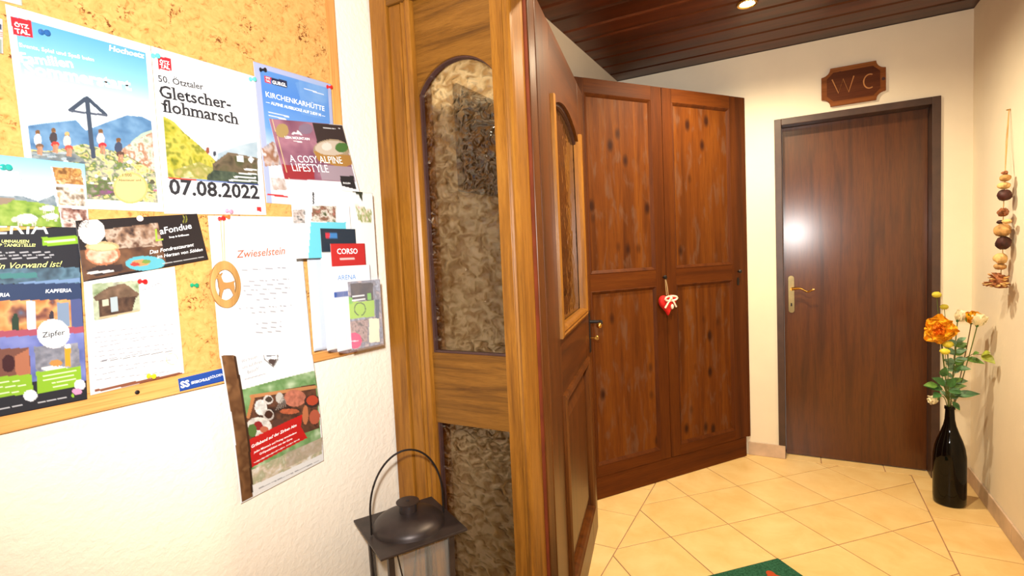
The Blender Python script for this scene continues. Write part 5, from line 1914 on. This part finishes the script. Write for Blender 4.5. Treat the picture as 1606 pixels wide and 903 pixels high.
# tall booklet leaning back in the holder
tl, trr = (422, 186), (537, 196)
s = Sheet('booklet', 'mauve alpine lifestyle booklet with a cocktail glass leaning above the holder', 'booklet', [(422, 186), (537, 196), (588, 392), (475, 390)], 0.03, (110, 170),
          offs=[0.026, 0.026, 0.088, 0.088])
s.crop = (380, 80, 3.6125)
m1 = s.poly([(150, 378), (565, 420), (640, 740), (238, 725)], (150, 96, 116)); s.mottle(m1, [(126, 78, 100), (176, 124, 140), (150, 92, 112)], 4, 2)
s.poly([(225, 640), (395, 660), (400, 726), (238, 724)], (158, 52, 58))
s.poly([(385, 404), (565, 420), (600, 560), (420, 540)], (62, 50, 48))
s.ell((222, 450), 34, 40, (176, 150, 96)); s.ell((350, 440), 40, 30, (140, 120, 140))
s.ell((500, 560), 108, 62, (170, 150, 120)); s.poly([(395, 565), (610, 590), (622, 640), (560, 660), (420, 620)], (176, 130, 66)); s.ell((498, 548), 96, 42, (206, 190, 170)); s.ell((560, 545), 40, 28, (80, 120, 60)); s.ell((470, 540), 30, 22, (226, 218, 205))
s.poly([(420, 640), (620, 655), (640, 740), (440, 726)], (170, 150, 160))
s.line([(168, 384), (262, 724)], (226, 200, 150), 0.004)
s.poly([(545, 705), (628, 706), (645, 782), (556, 762)], (50, 46, 48))
s.poly([(268, 472), (285, 455), (296, 462), (305, 448), (322, 464), (332, 478), (310, 470), (290, 470)], (245, 245, 245))
s.poly([(388, 798), (397, 798), (399, 870), (391, 868)], (50, 50, 56))
s.text('LEIN MOUNTAIN', (238, 494), (372, 504), 'ink_white', 0.012); s.rows([(284, 510), (330, 514)], (240, 235, 235), 1, 0.005)
s.text('A COSY ALPINE', (266, 628), (564, 636), 'ink_white', -0.004, 0, 1.15, serif=0.045); s.text('LIFESTYLE', (280, 678), (482, 686), 'ink_white', -0.004, 0, 1.15, serif=0.045)
s.text('ENGLISH', (565, 750), (608, 752), 'ink_white', 0.01); s.rows([(452, 434), (556, 440)], (240, 240, 240), 5, 0.004)
s.build()


def card(label, x0, y0, x1, z0, off, bg, draw=None, res=(50, 60)):
    """leaflet parallel to the wall; top corners from the photo, bottom at z0"""
    u0, z1 = on_K(x0, y0, off)
    u1 = on_K(x1, y0, off)[0]
    s = Sheet('leaflet', label, 'leaflet', card_quad(u0, u1, z0, z1, off), off, res, bg, group='leaflets in the brochure holder')
    if draw: draw(s)
    s.build()


def d_turq(s):
    s.crop = (430, 270, 3.01)
    m1 = s.poly([(85, 178), (146, 176), (146, 240), (90, 242)], (120, 120, 120)); s.mottle(m1, [(60, 60, 60), (214, 206, 200), (130, 110, 100)], 22, 1)
    m1 = s.poly([(180, 158), (292, 160), (292, 236), (176, 232)], (120, 110, 100)); s.mottle(m1, [(70, 80, 50), (230, 220, 210), (120, 90, 70), (200, 120, 110)], 20, 2)
    s.poly([(172, 236), (340, 236), (340, 420), (160, 420)], (110, 206, 224))


card('turquoise and white leaflet with small photographs at the back of the holder', 457, 318, 548, 1.335, 0.0925, (248, 249, 250), d_turq, (70, 90))


def d_flower(s):
    s.crop = (430, 270, 3.01)
    s.poly([(355, 80), (418, 84), (415, 140), (400, 110)], (58, 62, 48))
    m1 = s.poly([(380, 150), (460, 180), (460, 240), (400, 230)], (200, 190, 150)); s.mottle(m1, [(250, 250, 246), (140, 150, 80), (250, 240, 225), (200, 120, 110)], 16, 4)


card('white leaflet with a dark corner and pale flowers standing highest at the right', 536, 298, 584, 1.20, 0.0905, (248, 246, 240), d_flower)


def d_navy(s):
    s.crop = (430, 270, 3.01)
    s.rect_n(0, 0, 1, 0.20, (44, 54, 66))
    s.poly([(242, 288), (262, 288), (262, 310), (242, 310)], (206, 60, 76)); s.poly([(262, 290), (298, 288), (298, 310), (262, 312)], (70, 130, 190))


card('leaflet with a navy header band behind the red card', 502, 358, 557, 1.105, 0.0950, (246, 245, 238), d_navy, (50, 70))


def d_corso(s):
    s.crop = (430, 270, 3.01)
    s.rect_n(0, 0, 1, 0.26, (196, 48, 46))
    s.text('CORSO', (297, 386), (394, 384), 'ink_white', 0.01); s.rows([(312, 408), (378, 406)], (240, 215, 210), 1, 0.012)


card('red topped card leaflet in the brochure holder', 518, 382, 572, 1.102, 0.1080, (246, 240, 236), d_corso, (50, 70))


def d_arena(s):
    s.crop = (430, 270, 3.01)
    s.text('ARENA', (300, 510), (386, 504), 'ink_blue', 0.0)
    s.rect_n(0, 0.30, 1, 0.36, (60, 90, 160))


card('white leaflet with thin blue lettering below the red card', 521, 418, 580, 1.102, 0.1200, (246, 248, 250), d_arena)


def d_green(s):
    s.crop = (430, 270, 3.01)
    m1 = s.gx > -1; s.mottle(m1, [(180, 186, 200), (120, 120, 130), (214, 190, 180)], 12, 3)
    m1 = s.poly([(360, 524), (466, 522), (468, 605), (362, 608)], (60, 52, 44)); s.mottle(m1, [(84, 70, 52), (36, 32, 34)], 8, 5)
    s.poly([(340, 616), (472, 604), (474, 680), (345, 694)], (166, 206, 60))
    s.poly([(345, 590), (368, 590), (370, 620), (348, 622)], (120, 190, 60)); s.poly([(440, 570), (456, 570), (458, 600), (440, 602)], (120, 190, 60))
    for a in range(18):
        q = 0.6 * PI + 1.8 * PI * a / 18; q2 = q + 0.1 * PI
        s.line([(405 + 26 * math.cos(q), 646 + 30 * math.sin(q)), (405 + 26 * math.cos(q2), 646 + 30 * math.sin(q2))], (50, 66, 30), 0.012)
    m1 = s.poly([(350, 705), (445, 690), (440, 800), (355, 810)], (150, 130, 120)); s.mottle(m1, [(90, 80, 70), (190, 160, 150), (130, 110, 100)], 16, 6)
    s.poly([(448, 690), (495, 690), (498, 800), (448, 805)], (250, 240, 205)); s.poly([(478, 600), (496, 600), (496, 690), (478, 690)], (84, 92, 110))
    s.ell((380, 795), 34, 38, (226, 70, 116)); s.rows([(362, 798), (398, 795)], (250, 220, 230), 2, 0.012)
    s.rows([(370, 588), (424, 580)], (235, 235, 235), 4, 0.016); s.rows([(370, 605), (430, 597)], (235, 235, 235), 5, 0.016)


card('front leaflet with a dark picture, lime band and pink dot', 545, 442, 596, 1.102, 0.1390, (200, 205, 215), d_green, (60, 90))


card('pale blue leaflet at the left behind the turquoise one in the holder', 481, 392, 532, 1.102, 0.0500, (222, 232, 246), None, (20, 30))
card('plain white leaflet in the middle tier of the holder', 503, 400, 556, 1.102, 0.0800, (244, 244, 250), None, (20, 30))
